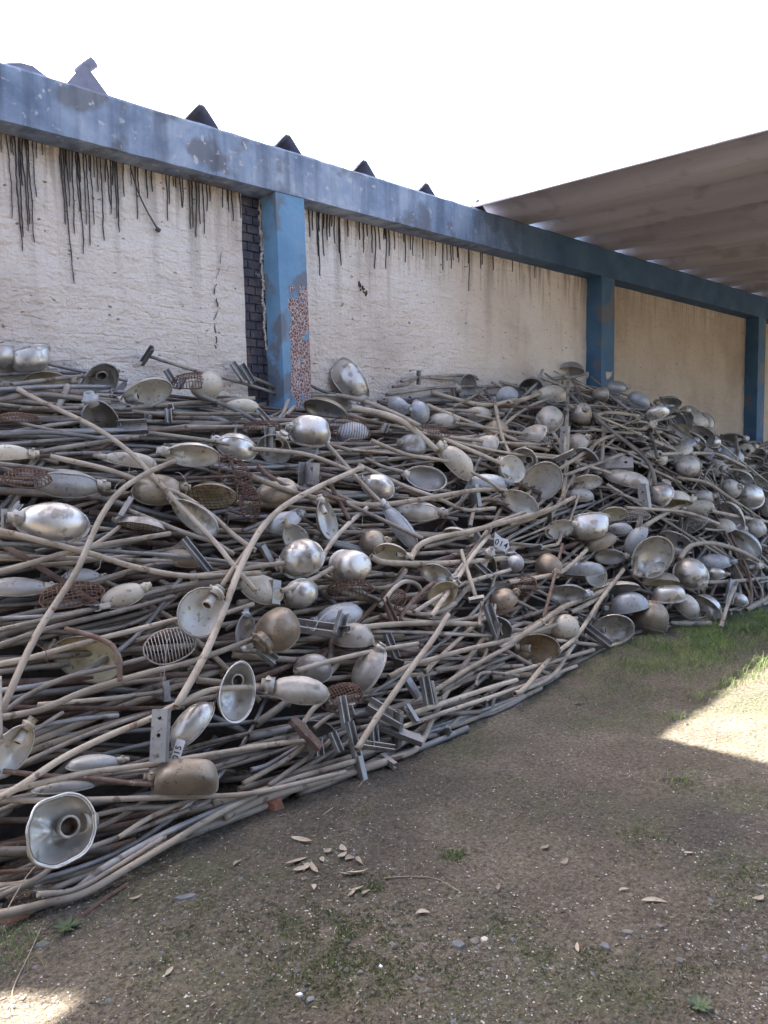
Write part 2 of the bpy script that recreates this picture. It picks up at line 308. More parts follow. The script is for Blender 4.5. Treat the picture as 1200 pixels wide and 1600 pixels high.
# exposed sooty bricks between the first panel and the peeling column
mb = MB(); z = 0; row = 0
while z < ZB-.02:
    xs = [3.28, 3.41, 3.53] if row % 2 else [3.28, 3.35, 3.47, 3.53]
    for a, b in zip(xs, xs[1:]):
        mb.box(((a+b)/2, YP+.058+rnd.uniform(0,.010), z+.033), (b-a-.012, .1, .058), Matrix.Rotation(rnd.uniform(-.03,.03),3,'Y'))
    z += .07; row += 1
mb.box((3.41, YP+.068, ZB/2), (.28, .08, ZB-.01))
wpart('brick_edge', mb, M['brickdark'], (0,0,0))
# ragged plaster lip by the column
mb = MB(); 
for k in range(60):
    z = 2.45+1.2*k/60; mb.box((3.515+rnd.uniform(-.012,.008)-.015*(z-2), YP+.02, z), (rnd.uniform(.01,.035), .05, rnd.uniform(.02,.06)), Matrix.Rotation(rnd.uniform(-.4,.4),3,'Y'))
wpart('plaster_lip', mb, M['wall'], (0,0,0))
# tar that ran down from the beam: (x, top, bottom, width) in half-size pixels of the photo, turned into points of the panel
T1 = [(18,340,580,4),(45,350,682,8),(60,350,640,7),(70,352,620,5),(78,350,600,5),(86,355,655,5),(100,360,515,4),(188,380,600,9),(197,400,782,6),(205,385,545,4),(215,385,470,3),
 (228,390,630,6),(243,392,690,7),(236,390,560,5),(258,400,600,5),(268,400,665,5),(282,405,600,4),(300,405,500,3),(311,405,650,6),(333,415,540,5),(345,415,570,5),(356,418,580,4),(362,418,625,5),(385,425,515,4),
 (408,430,480,3),(421,430,585,4),(430,432,505,4),(455,440,520,4),(475,445,500,3),(520,460,590,4),(530,460,540,3),(560,465,545,4),(569,466,550,3),(590,470,615,4),(598,470,610,4),(612,473,640,5),(622,475,600,4),
 (634,476,630,4),(646,478,560,3),(656,480,530,3),(695,488,550,3),(722,494,590,4),(745,500,580,4),(330,415,470,8),(352,418,480,7),(245,395,470,10),(62,352,480,10),(190,384,450,9)]
T2 = [(962,565,640,5),(975,565,620,4),(990,568,700,5),(996,650,762,4),(1008,572,700,4),(1018,575,650,3),(1030,575,640,6),(1042,578,660,4),(1055,580,690,6),(1060,582,730,4),(1085,588,640,4),(1120,595,650,8),(1132,598,690,4),
 (1145,600,640,4),(1158,603,690,5),(1168,605,740,5),(1180,608,680,5),(1196,612,650,5)]
T3 = [(4,432,540,4),(12,434,500,3),(30,440,480,3),(65,450,520,3),(90,458,500,3),(120,465,500,3),(160,476,500,3),(182,480,545,3),(195,484,515,3),(207,486,540,3),(230,492,520,3),(262,475,610,2.2),(300,508,540,2),(340,516,545,2),(400,528,550,2),(470,545,570,2)]
mb = MB(); rg = random.Random(5)
def drip(px, p0, p1, w):
    a = on_plane_y(px, p0, YP); b = on_plane_y(px, p1, YP); a.z = min(max(a.z, ZB-.03)+.03, ZB+.02)
    if b.z > a.z-.05: b.z = a.z-.06-rg.random()*.06
    wd = w/F*(a-CAM).dot(FW)*.40; n = max(4, int((a.z-b.z)/.03)); vs = []
    x = a.x
    for i in range(n+1):
        t = i/n; z = a.z+(b.z-a.z)*t; x += rg.uniform(-.0034,.0034); ww = wd*(1-.6*t)*(1+.95*noise.noise(Vector((x*9,z*23,2))))
        if i == n: ww *= .45
        if i == n-1: ww *= 1.15
        y = YP-.014+noise.fractal(Vector((x*2.2,z*3.2,1)),1,2,4)*.012
        vs += [(x-ww/2, y+.012, z),(x-ww*.3, y, z),(x+ww*.3, y, z),(x+ww/2, y+.012, z)]
    mb.add(vs, [(i*4+k+1, i*4+k, i*4+4+k, i*4+5+k) for i in range(n) for k in range(3)])
for (x,a,b,w_) in T1+T2: drip(x/2, 50+a/2, 50+b/2, w_/2*1.25)
for (x,a,b,w_) in T3: drip(600+x/2, 150+a/2, 150+b/2, w_/2)
for k in range(18):
    px = rg.uniform(0,375); drip(px, 50+(335+px*2*.247)/2, 50+(335+px*2*.247)/2+rg.uniform(6,26), rg.uniform(1,2))
for k in range(12):
    px = rg.uniform(480,760); y0 = 336+(px-480)*.236; drip(px, y0, y0+rg.uniform(5,28), rg.uniform(1,2.2))
# small blotches on the second panel
for k in range(16):
    p = on_plane_y(560+k*.8+rg.gauss(0,1.5), 442+k*1.3+rg.gauss(0,2), YP); mb.box((p.x,YP-.004,p.z),(rg.uniform(.006,.018),.01,rg.uniform(.01,.04)))
wpart('tar_drips', mb, M['tar'], (0,0,0))
mb = MB(); a = [on_plane_y(x,y,YP-.03) for x,y in ((204,262),(216,300),(230,330),(247,359))]
mb.tube(spline(a,4), .006, 5); mb.box(a[-1], (.03,.03,.02), Matrix.Rotation(.5,3,'Y'))
o = wpart('hanging_cable_stub', mb, M['tar'], (0,0,0))
# crack in the first panel
mb = MB(); a = [(345,395),(341,425),(336,455),(340,480),(334,505),(337,530),(335,545)]
P = [on_plane_y(x,y,YP-.006) for x,y in a]; P = [p+Vector((rg.uniform(-.01,.01),0,0)) for p in spline(P,5)]
vs = []
for i,p in enumerate(P): 
    ww = rg.uniform(.0015,.008); vs += [(p.x-ww,YP-.012,p.z),(p.x+ww,YP-.012,p.z)]
mb.add(vs, [(i*2+1,i*2,i*2+2,i*2+3) for i in range(len(P)-1) if i%4!=3]); wpart('crack', mb, M['brickdark'], (0,0,0))

# ------------------------------------------------------------------ roofs
roof = empty('neighbouring_roof', Matrix.Translation((3, 5.4, ZT)))
tag(roof, 'dark pointed roof sheet ends showing above the blue beam', 'roof')
def ridge_tile(cx, y0, y1, zp, half=.23, zb=3.95, drop=.5, th=.012):
    mb = MB(); prof = [(-.43,zb),(-half,zb),(-.05,zp-.035),(-.02,zp-.005),(.02,zp-.005),(.05,zp-.035),(half,zb),(.43,zb)]
    vs = []
    for (yy, dz) in ((y0,0),(y1,-drop)):
        for (x,z) in prof: vs.append((cx+x,yy,z+dz))
        for (x,z) in prof: vs.append((cx+x,yy,z+dz-th))
    n = len(prof); fs = []
    for i in range(n-1):
        fs += [(i,i+1,2*n+i+1,2*n+i),(n+i+1,n+i,3*n+i,3*n+i+1),(i+1,i,n+i,n+i+1)]
    mb.add(vs, fs, 0, False); return mb
px_peaks = [(315,163),(450,210),(570,250),(667,286),(748,312)]
for (px,py) in px_peaks:
    p = on_plane_y(px, py, 5.16); o = ridge_tile(p.x, 5.16, 9, p.z+.004).build('roof_sheet', M['fibredark'], None, (p.x,5.3,4)); o.parent = roof; o.matrix_parent_inverse = Matrix.Translation((-3,-5.4,-ZT))
mb = MB(); L0 = [(-60,95),(0,99),(16,98),(34,98),(52,103),(66,114),(80,124),(103,131),(132,98),(147,118),(176,158),(200,175)]
prof = [on_plane_y(x,y,5.16) for x,y in L0]; n = len(prof); vs = []
for (yy,dz) in ((5.16,0),(9,-.5)):
    vs += [(p.x,yy,p.z+dz) for p in prof] + [(p.x,yy,p.z+dz-.3) for p in prof]
fs = [(i,i+1,2*n+i+1,2*n+i) for i in range(n-1)] + [(i+1,i,n+i,n+i+1) for i in range(n-1)]
mb.add(vs, fs, 0, False)
mb.tube([on_plane_y(122,116,5.22),on_plane_y(134,106,5.2),on_plane_y(147,97,5.18)], .037, 12)
o = mb.build('broken_roof_sheet', M['fibredark'], None, (1.9,5.3,4)); o.parent = roof; o.matrix_parent_inverse = Matrix.Translation((-3,-5.4,-ZT))

can = empty('canopy', Matrix.Translation((6.1, 5.2, ZT)))
tag(can, 'large corrugated fibre cement canopy resting on the blue beam at right', 'canopy')
PITCH = .86
def sheet(x0, y0, y1, z0, z1, th=.012):
    mb = MB(); prof = [(0,.028),(.04,.075),(.10,.10),(.16,.106),(.30,.106),(.37,.098),(.41,.078),(.47,.02),(.50,.004),(.56,-.004),(.66,-.007),(.76,-.007),(.83,-.002),(.865,.010),(.905,.045)]
    vs = []; ny = 14; n = len(prof)
    for k in range(ny+1):
        t = k/ny; yy = y0+(y1-y0)*t; zz = z0+(z1-z0)*t+noise.noise(Vector((x0,yy*.8,0)))*.008
        for (x,z) in prof: vs.append((x0+x,yy,zz+z))
        for (x,z) in prof: vs.append((x0+x,yy,zz+z-th))
    fs = []
    for k in range(ny):
        for i in range(n-1):
            a = k*2*n+i; b = a+2*n; fs += [(a,b,b+1,a+1),(a+n+1,b+n+1,b+n,a+n)]
        a = k*2*n; b = a+2*n; fs += [(a,a+n,b+n,b),(a+n-1,b+n-1,b+2*n-1,a+2*n-1)]
    for k in (0,ny):
        for i in range(n-1): a = k*2*n+i; fs.append((a,a+1,a+n+1,a+n))
    mb.add(vs, fs, 0, False); return mb
for k in range(20):
    x0 = 5.98+k*PITCH; o = sheet(x0, 5.32, 1.5, 4.02+.004*(k%2)+rnd.uniform(0,.012), 3.83+rnd.uniform(0,.01)).build('roof_sheet', M['fibre'], None, (x0,5.2,ZT))
    o.parent = can; o.matrix_parent_inverse = Matrix.Translation((-6.1,-5.2,-ZT))
for yy in (1.62,):
    mb = MB(); mb.box((15, yy, 3.66), (19, .15, .3)); o = mb.build('support_beam', M['colblue'], None, (15,yy,3.6)); o.parent = can; o.matrix_parent_inverse = Matrix.Translation((-6.1,-5.2,-ZT))
    for x in (6.4, 12, 18, 24):
        mb = MB(); mb.box((x, yy, 1.75), (.2,.2,3.5)); o = mb.build('post', M['colblue'], None, (x,yy,0)); o.parent = can; o.matrix_parent_inverse = Matrix.Translation((-6.1,-5.2,-ZT))
# made-up high roof, out of view: added to shade the ground before the heap
yr = empty('shade_roof', Matrix.Translation((2.3,-6,0)))
tag(yr, 'unseen added roof high above the camera that shades the ground', 'roof')
HR = 8.; KX, KY = sd.x/sd.z*HR, sd.y/sd.z*HR        # where a point of this roof drops its shadow
mb = MB(); n = 40; vs = []
rows = [(-14,.1,4.3),(1.37,.24,3.80),(1.75,.36,3.74),(2.07,.52,3.69),(2.13,.72,3.69)]
for (gy, a, b) in rows: vs += [(a+(b-a)*k/n+KX, gy+KY, HR+.02*(k%2)) for k in range(n+1)]
q = n+1; nr = len(rows); vs += [(x,y,z-.03) for (x,y,z) in vs]
mb.add(vs, [(r*q+i,r*q+i+1,(r+1)*q+i+1,(r+1)*q+i) for r in range(nr-1) for i in range(n)]+[((nr+r)*q+i+1,(nr+r)*q+i,(nr+r+1)*q+i,(nr+r+1)*q+i+1) for r in range(nr-1) for i in range(n)], 0, False)
o = mb.build('shade_panel', M['fibre'], None, (2.3,0,8)); o.parent = yr; o.matrix_parent_inverse = Matrix.Translation((-2.3,6,0))
def slab(poly, z, th, mb):
    vs = [(x+KX,y+KY,z) for x,y in poly]+[(x+KX,y+KY,z-th) for x,y in poly]; m_ = len(poly)
    mb.add(vs, [tuple(range(m_)), tuple(range(2*m_-1,m_-1,-1))]+[(i,m_+i,m_+(i+1)%m_,(i+1)%m_) for i in range(m_)], 0, False)
# added shade slabs cut to outline the sunlit ground patches
mb = MB(); slab([(.71,2.15),(3.67,1.92),(4.45,1.98),(5.64,2.05),(7.4,2.15),(7.4,2.62),(.71,2.62)], HR+.06, .03, mb)
slab([(.85,2.10),(.85,2.75),(-.9,4.2),(-.9,3.7),(.50,2.41),(.72,2.19)], HR+.12, .03, mb)
o = mb.build('shade_slab', M['fibre'], None, (4,0,8)); o.parent = yr; o.matrix_parent_inverse = Matrix.Translation((-2.3,6,0))
for x in (1.1,3.8):
    for y in (-8.2,-4.4):
        mb = MB(); mb.box((x,y,3.95),(.16,.16,7.9)); o = mb.build('post', M['colblue'], None, (x,y,0)); o.parent = yr; o.matrix_parent_inverse = Matrix.Translation((-2.3,6,0))
    mb = MB(); mb.box((x,-.9,7.86),(.12,15.4,.2)); o = mb.build('girder', M['colblue'], None, (x,0,7.8)); o.parent = yr; o.matrix_parent_inverse = Matrix.Translation((-2.3,6,0))

# low shed added unseen around the camera to hold back sky light
sh = empty('shade_shed', Matrix.Translation((-1,-4,0))); tag(sh, 'unseen added shed over the camera that darkens the lower heap and ground', 'shed')
mb = MB(); n = 50; vs = []
for y in (-9, 1.7): vs += [(-6+8.6*k/n, y, 4.25+.05*(k%2)-.0*y) for k in range(n+1)]
vs += [(x,y,z-.02) for x,y,z in vs]; q = n+1
mb.add(vs, [(i,i+1,q+i+1,q+i) for i in range(n)]+[(2*q+i+1,2*q+i,3*q+i,3*q+i+1) for i in range(n)], 0, False)
o = mb.build('shade_panel', M['fibredark'], None, (0,0,4.2)); o.parent = sh; o.matrix_parent_inverse = Matrix.Translation((1,4,0))
mb = MB(); mb.box((-1.7,-9,2.1),(8.6,.15,4.2)); mb.box((-6,-4.2,2.1),(.15,9.4,4.2)); o = mb.build('wall', M['fibre'], None, (-1.7,-9,0)); o.parent = sh; o.matrix_parent_inverse = Matrix.Translation((1,4,0))
# ------------------------------------------------------------------ heap surface
HC = [(-3,2.0),(1.0,2.16),(2.5,2.17),(3.6,2.08),(4.8,2.13),(6.2,2.3),(7.9,2.50),(8.9,2.38),(9.9,2.1),(10.7,1.85),(11.6,1.58),(14.2,1.55),(17,1.5),(20,.6)]
TOE = [(-3,2.75),(.8,2.78),(2.9,2.72),(3.8,2.84),(4.6,3.02),(5.6,3.14),(6.6,2.9),(7.6,2.8),(12,2.8),(17,3.3)]
def hs(x, y):
    y0 = lerp_table(TOE, x) - .02; H = lerp_table(HC, x)
    t = (y-y0)/(YP-.25-y0)
    if t <= 0: return 0.
    t = min(t, 1)
    return H*(1-(1-t)**1.4)*(1-.05*max(0,t-.8)*5) + noise.fractal(Vector((x*1.3, y*1.7, 3)), 1, 2, 3)*.10*min(1, t*4)
def surf_depth(px, py):
    d = ray(px, py); t = 1.5
    while t < 40:
        p = CAM + d*t
        if p.y > YP-.06: return (YP-.06)/d.y
        if p.z < max(hs(p.x, p.y), 0): 
            a, b = t-.05, t
            for _ in range(6):
                m = (a+b)/2; q = CAM+d*m
                if q.z < max(hs(q.x,q.y),0): b = m
                else: a = m
            return a
        t += .05
    return 12.
def pipe_px(pts, dpx, lift=.0, ends=None):
    """picture polyline of one real pipe -> smooth 3D centre line lying on the heap, radius"""
    seg = [Vector((a[0], a[1])) for a in pts]; S = [0]
    for a, b in zip(seg, seg[1:]): S.append(S[-1] + (b-a).length)
    Lx = S[-1]; smp = []
    for k in range(13):
        s = Lx*k/12; j = max(i for i in range(len(S)) if S[i] <= s+1e-6); j = min(j, len(seg)-2)
        p = seg[j].lerp(seg[j+1], (s-S[j])/(S[j+1]-S[j])); smp.append((s/Lx, 1/surf_depth(p.x, p.y)))
    n = len(smp); mx = sum(a for a,_ in smp)/n; my = sum(b for _,b in smp)/n
    sl_ = sum((a-mx)*(b-my) for a,b in smp)/sum((a-mx)**2 for a,_ in smp)
    q = lambda u: my+sl_*(u-mx)
    viol = max(b-q(a) for a,b in smp)
    if len(pts) > 3 and Lx > 250:      # long bent pipe: let it sag a little with the heap
        c = sum((b-q(a))*((a-.5)**2-1/12) for a,b in smp)/sum(((a-.5)**2-1/12)**2 for a,_ in smp)
        qq = q; q = lambda u: qq(u)+c*((u-.5)**2-1/12); viol = max(b-q(a) for a,b in smp)
    out = []
    for a, s in zip(pts, S):
        qv = q(s/Lx)+.8*viol; dep = 1/qv - lift
        out.append(CAM+ray(*a)*dep)
    md = sum((p-CAM).dot(FW) for p in out)/len(out)
    rad = dpx*.88*md/F/2
    out = [p - (FW*rad*1.0) for p in out]
    for p in out:
        if p.z < rad: p.z = rad
        if p.y > YP-.05: p.y = YP-.05
    return out, rad
GP = 'steel lamp arms and pipes piled in the scrap heap'
PIPEOBJ = {}
def add_bracket(mb, p, t, size=.20, w_=.05, rollv=0.):
    """C-section mounting bracket welded across the pipe end"""
    t = t.normalized(); n = t.orthogonal().normalized(); n = Matrix.Rotation(rollv, 3, t) @ n; b = t.cross(n)
    rot = Matrix((n, b, t)).transposed()
    mb.box(p, (size, w_, .005), rot); mb.box(p+b*(w_/2)+t*.012, (size, .005, .026), rot); mb.box(p-b*(w_/2)+t*.012, (size, .005, .026), rot)
def make_pipe(pts3, rad, m, label, sides=12, bracket=None, group=GP, name='steel_pipe', collar=None):
    P = spline(pts3, 7 if len(pts3) > 2 else 8); c = P[len(P)//2]
    if bracket is None:
        mb = MB(); mb.tube(P, rad, sides); o = mb.build(name, m, None, c); tag(o, label, 'pipe', group); return o
    e = empty(name, Matrix.Translation(c)); tag(e, label, 'pipe', group)
    mb = MB(); mb.tube(P, rad, sides); o = mb.build('tube', m, None, (0,0,0)); o.data.transform(Matrix.Translation(-c)); o.parent = e
    for (end, size) in bracket:
        mb = MB(); i, t = (0, P[0]-P[1]) if end == 0 else (-1, P[-1]-P[-2])
        add_bracket(mb, P[i], t, size, size*.26, rnd.uniform(0, 3)); b = mb.build('bracket', M['brk']); b.data.transform(Matrix.Translation(-c)); b.parent = e
    return e
def o3(ox, oy, pts): return [(ox+a/3, oy+b/3) for a, b in pts]
A = lambda *p: o3(0, 530, p)
B = lambda *p: o3(400, 530, p)
C = lambda *p: o3(800, 530, p)
D = lambda *p: o3(0, 900, p)
E = lambda *p: o3(400, 850, p)
G = lambda *p: o3(800, 800, p)
X = lambda *p: list(p)
# (picture points, width in photo px, extra height above the heap, material, bracket ends, label)
PIPES = [
 (A((-60,300),(150,265),(330,275),(520,300)), 9, .03, 'pipe', None, 'thick grey arm arching just below the heap crest at the left edge'),
 (X((5,1110),(60,990),(117,900),(133,867),(160,807),(190,767),(230,740),(275,720)), 10.5, .16, 'pipe_tan', None, 'long pale arm bent like a hockey stick rising steeply over the left of the heap'),
 (A((90,235),(190,290),(440,410),(600,520),(700,620),(820,750),(1000,940),(1090,1050),(1200,1180)), 9, .09, 'pipe_tan', None, 'long tan arm running diagonally down from upper left and crossing the hockey stick arm'),
 (A((-40,580),(200,610),(460,655),(590,670)), 8.5, .06, 'pipe', None, 'straight grey arm passing over the large ribbed lamp head at left'),
 (A((240,550),(500,610),(700,680),(850,730),(1000,830),(1100,920),(1200,990)), 9.5, .07, 'pipe_tan', None, 'tan arm with a downward elbow passing right over the domed beige head'),
 (A((600,800),(850,900),(1000,950),(1100,1010)), 9, .05, 'pipe', [(0,.16)], 'grey arm with square plate end beside the wire guarded reflector at left'),
 (A((-40,885),(300,970),(450,1010),(650,1070),(900,1110),(1220,1095)), 10.5, .08, 'pipe_tan', None, 'long beige arm sagging below the shiny oval head at the left edge'),
 (A((-40,1100),(150,1050),(400,980),(800,910)), 10, .05, 'pipe_tan', None, 'beige arm climbing gently to the right below the shiny oval head'),
 (A((-20,960),(200,965),(600,1000),(880,1020),(1200,1060)), 8, .03, 'pipe_blue', None, 'level bluish arm under the sagging beige arm at left'),
 (A((190,530),(300,510),(500,480),(650,460)), 8.5, .06, 'pipe', None, 'short arm leading right from the cream bell at the left edge'),
 (X((233,557),(300,578),(400,605),(470,630)), 5.5, .02, 'pipe', [(0,.17)], 'thin arm with a flat plate end sticking up against the wall'),
 (A((800,350),(1000,352),(1220,352)), 7, .04, 'pipe', [(0,.16)], 'level grey arm with an upright plate on its left end under the crest'),
 (A((-20,240),(250,225),(520,225)), 8, .02, 'pipe_blue', None, 'level bluish arm at the heap crest by the left edge'),
 (A((60,215),(250,190),(430,170),(560,150)), 7.5, .03, 'pipe', None, 'grey arm rising to the right on the crest near the two round heads'),
 (A((220,115),(400,155),(600,195)), 6.5, .0, 'pipe_blue', None, 'thin bluish arm against the wall behind the crest at left'),
 (A((-20,170),(180,160),(380,160)), 7, .0, 'pipe_blue', None, 'thin level arm directly below the two round heads at the left edge'),
 (A((260,540),(400,535),(520,530)), 6, -.01, 'pipe_blue', None, 'thin dim arm between the cream bell and the cream club shaped head'),
 (A((700,440),(1000,480),(1200,520)), 7.5, .03, 'pipe', None, 'thin arm crossing over the open white head beside the ribbed head'),
 (A((940,265),(1100,330),(1200,385)), 8, .03, 'pipe_blue', None, 'bluish arm sloping down from under the wire guard at the crest'),
 (A((-20,450),(250,440),(500,470)), 8, .0, 'pipe_blue', None, 'dim bluish arm lying level left of the grey sheet flange'),
 (A((100,325),(400,325),(620,330)), 7, .0, 'pipe', None, 'thin arm lying level under the arching arm near the left crest'),
 (A((360,1160),(700,1060),(830,1050)), 7.5, .03, 'pipe', None, 'short dim arm rising right above the rusty oval guard at left'),
 (D((450,145),(520,130),(740,70),(930,30)), 8.5, .03, 'pipe', [(0,.1)], 'grey arm with a cut clamp at its lower left end near the rusty oval guard'),
 (A((1040,1160),(1090,1080),(1150,1000),(1230,880)), 8, .12, 'pipe_tan', None, 'short pale arm leaning right above the white face with a socket'),
 (D((-20,415),(150,380),(330,330),(480,290),(640,250),(860,195)), 10, .06, 'pipe_tan', None, 'thick tan arm sweeping up right behind the hooked rusty pipe'),
 (X((-10,1122),(67,1107),(140,1077),(233,1050),(300,1033),(394,999)), 11, .09, 'pipe_tan', None, 'long tan arm running from the left edge up to the dented egg shaped head'),
 (D((20,640),(130,560),(300,480),(500,430),(700,380)), 9.5, .04, 'pipe', None, 'grey arm curving up from the left edge just above the egg head arm'),
 (X((-10,1250),(33,1227),(100,1183),(167,1150),(233,1123),(283,1097),(333,1077),(400,1073),(425,1075)), 11.5, .15, 'pipe_tan', None, 'thick tan arm bent level at its top to hold the fluted leaf shaped head'),
 (X((277,1103),(320,1025),(350,955),(375,890),(400,840),(420,813),(450,787),(500,760),(567,730)), 11, .2, 'pipe_tan', None, 'long curved pale arm rising from the drilled bracket past the white face'),
 (D((-30,1020),(100,990),(400,920),(700,880),(1000,830),(1250,790)), 10, .12, 'pipe_tan', None, 'tan arm passing directly above the canister shaped head'),
 (X((-10,1249),(133,1248),(300,1243),(400,1237),(540,1205)), 9.5, .1, 'pipe_tan', None, 'straight level arm passing directly below the canister shaped head'),
 (D((310,245),(400,268),(480,295),(535,330),(560,400),(568,490)), 9, .12, 'pipe_rust', None, 'short rusty brown pipe hooked downwards left of the round wire guard'),
 (D((5,470),(8,600),(10,760)), 5, .22, 'pipe', None, 'thin flat upright bar at the left edge above the broken white shade'),
 (D((160,725),(230,680),(300,635)), 7.5, .08, 'pipe', None, 'short stub of arm behind the broken white shade socket'),
 (D((20,910),(250,935),(450,945),(600,965),(720,972)), 9, .12, 'pipe_rust', None, 'brownish arm leading to the canister shaped head'),
 (D((-20,255),(250,195),(520,140)), 8, .04, 'pipe', None, 'grey arm climbing right beneath the rusty oval guard'),
 (D((-20,200),(280,180),(600,120)), 7.5, .02, 'pipe_blue', None, 'bluish arm touching the bottom of the rusty oval guard'),
 (D((640,300),(900,225),(1190,130)), 9, .03, 'pipe_tan', None, 'tan arm passing behind the lower edge of the white face with a socket'),
 (D((-20,330),(250,240),(560,165),(820,95)), 9.5, .05, 'pipe', None, 'grey arm climbing from the left edge towards the white face'),
 (D((200,610),(420,545),(600,500),(780,480)), 9, .03, 'pipe', None, 'dim arm below the egg head arm with its end near the rusty stub'),
 (D((180,600),(480,575),(770,540)), 8, .05, 'pipe', [(1,.09)], 'arm ending in a broken rusty flange left of the drilled bracket'),
 (D((-20,760),(300,680),(560,650)), 9, .0, 'pipe_blue', None, 'dark bluish arm behind the broken white shade'),
 (D((80,890),(320,780),(520,700),(700,640)), 8.5, .02, 'pipe', None, 'dim arm hidden behind the thick tan arm with the level top'),
 (D((350,940),(500,925),(700,905)), 7, .02, 'pipe', None, 'thin dim arm above the brownish arm of the canister head'),
 (D((560,1220),(700,1130),(850,1060)), 9, .06, 'pipe_tan', None, 'short tan arm rising right under the level arm at lower left'),
 (X((-10,1375),(60,1345),(130,1300),(180,1280),(290,1215),(390,1180)), 9.5, .04, 'pipe', None, 'grey arm behind the crumpled open head rising to the right'),
 (X((0,1430),(100,1400),(170,1350),(260,1300),(345,1262),(400,1235)), 12, .03, 'pipe_blue', None, 'thick bluish pipe second from the ground at the lower left'),
 (X((-15,1428),(67,1410),(133,1393),(200,1355),(267,1315),(333,1275),(400,1240)), 12.5, .05, 'pipe_tan', None, 'lowest long tan pipe curving along the ground at lower left'),
 (X((60,1395),(120,1388),(180,1355),(260,1305)), 10, .05, 'pipe_tan', None, 'tan pipe squeezed between the two lowest pipes at lower left'),
 (X((-15,1405),(60,1370),(100,1340),(190,1305),(330,1250)), 10, .05, 'pipe', None, 'grey pipe running under the crumpled open head to the right'),
 (X((-10,1362),(40,1358),(80,1352)), 8, .05, 'pipe_rust', None, 'short brown pipe end below the crumpled open head at the left edge'),
 (X((140,1275),(200,1262),(270,1258),(330,1235)), 8.5, .06, 'pipe', None, 'neck pipe leading right from the crumpled open head'),
 (X((300,900),(360,893),(400,885),(447,879)), 8.5, .08, 'pipe_tan', None, 'tan arm leading to the bright dented bowl head at centre'),
 (X((463,1047),(517,1032),(583,1017),(653,1005)), 8.5, .12, 'pipe_tan', None, 'short straight tan arm above the fluted leaf shaped head'),
 (X((537,983),(613,975),(683,973),(750,975)), 9.5, .12, 'pipe_tan', [(0,.13)], 'level tan arm with a plate end in front of the open cream dome'),
 (E((540,408),(800,415),(1110,430)), 7, .08, 'pipe', [(1,.19)], 'level thin arm ending in an upright steel angle at its right'),
 (X((558,1170),(587,1123),(617,1080),(647,1037),(677,997),(700,960)), 10.5, .24, 'pipe_tan', None, 'long flat tan bar leaning steeply over the lower middle of the heap'),
 (X((607,1057),(640,1040),(683,1027),(733,1013),(800,997),(900,965)), 8.5, .1, 'pipe_tan', None, 'tan arm crossing in front of the leaning flat bar'),
 (E((830,690),(1000,580),(1200,470)), 8, .1, 'pipe_tan', [(0,.13)], 'tan arm rising to the right from a steel angle in the lower middle'),
 (E((865,690),(1050,580),(1200,520)), 7.5, .05, 'pipe', None, 'dimmer arm running beside the tan arm with the steel angle'),
 (E((735,790),(900,735),(1100,670),(1220,635)), 9, .05, 'pipe_tan', [(0,.11)], 'tan arm above the lowest pipe at the middle of the heap foot'),
 (X((623,1137),(700,1110),(800,1077),(900,1040)), 7.5, .04, 'pipe_tan', [(0,.2)], 'lowest long pipe at the middle of the heap foot with a long steel angle'),
 (E((620,770),(760,745),(870,720)), 7.5, .04, 'pipe', None, 'short arm ending behind the leaning flat bar near the ground'),
 (X((350,1275),(400,1250),(467,1228),(533,1210),(604,1188)), 14.5, .02, 'pipe_tan', [(1,.11)], 'thickest pipe on the ground with a cut square end pointing right'),
 (E((-200,1210),(0,1160),(200,1090),(470,1012)), 10.5, .06, 'pipe_tan', [(1,.2)], 'tan pipe just above the thickest pipe on the ground'),
 (E((-60,1120),(120,1020),(240,940)), 9, .06, 'pipe_tan', None, 'tan pipe rising to the rusty wooden looking bracket'),
 (E((60,1130),(200,1030),(300,960),(400,885),(530,850)), 9, .07, 'pipe', None, 'grey pipe climbing between the steel angles at lower middle'),
 (E((-40,950),(120,930),(240,920)), 9, .1, 'pipe_tan', [(1,.18)], 'brownish arm with a large rusty angle on its right end'),
 (E((-20,1055),(60,1030),(200,950),(330,900)), 8.5, .02, 'pipe_blue', None, 'dim bluish arm among the steel angles at lower middle'),
 (E((-30,900),(160,860),(340,800),(530,790)), 12, -.02, 'pipe_blue', None, 'thick dark pipe under the fluted leaf shaped head'),
 (E((220,840),(270,770),(325,725)), 9, .08, 'pipe_tan', None, 'short tan stub just below the fluted leaf shaped head'),
 (E((270,865),(330,815),(395,775)), 7.5, .08, 'pipe_tan', [(1,.2)], 'short arm fixed to an upright steel angle right of the leaf head'),
 (E((580,290),(620,240),(655,200),(700,175),(755,190),(780,235)), 8, .08, 'pipe', None, 'hook shaped grey pipe right of the rusty oval guard at centre'),
 (E((680,360),(690,320),(760,240),(830,180)), 7.5, .08, 'pipe_rust', None, 'bent brown pipe below the greenish stained reflectors'),
 (E((960,30),(985,110),(1030,250)), 7.5, .16, 'pipe_tan', [(1,.1)], 'short steep tan pipe with a square end right of the stained reflectors'),
 (E((820,340),(930,180),(1010,60),(1090,-40)), 8, .12, 'pipe_tan', None, 'straight steep tan pipe passing left of the numbered tag'),
 (E((920,160),(1010,40),(1080,-60)), 7, .1, 'pipe', [(0,.08)], 'steep thin pipe hanging under the numbered tag'),
 (E((1060,260),(1050,330),(1045,385)), 6.5, .14, 'pipe_tan', None, 'short upright pipe stub under the steep tan pipe'),
 (E((740,320),(850,250),(960,190),(1190,120)), 7.5, .08, 'pipe', None, 'arm with a cut end passing under the greenish reflector'),
 (E((1030,665),(1038,620),(1065,603),(1130,603),(1230,615)), 6, .08, 'pipe', None, 'thin pipe with a right angle hook end near the heap foot'),
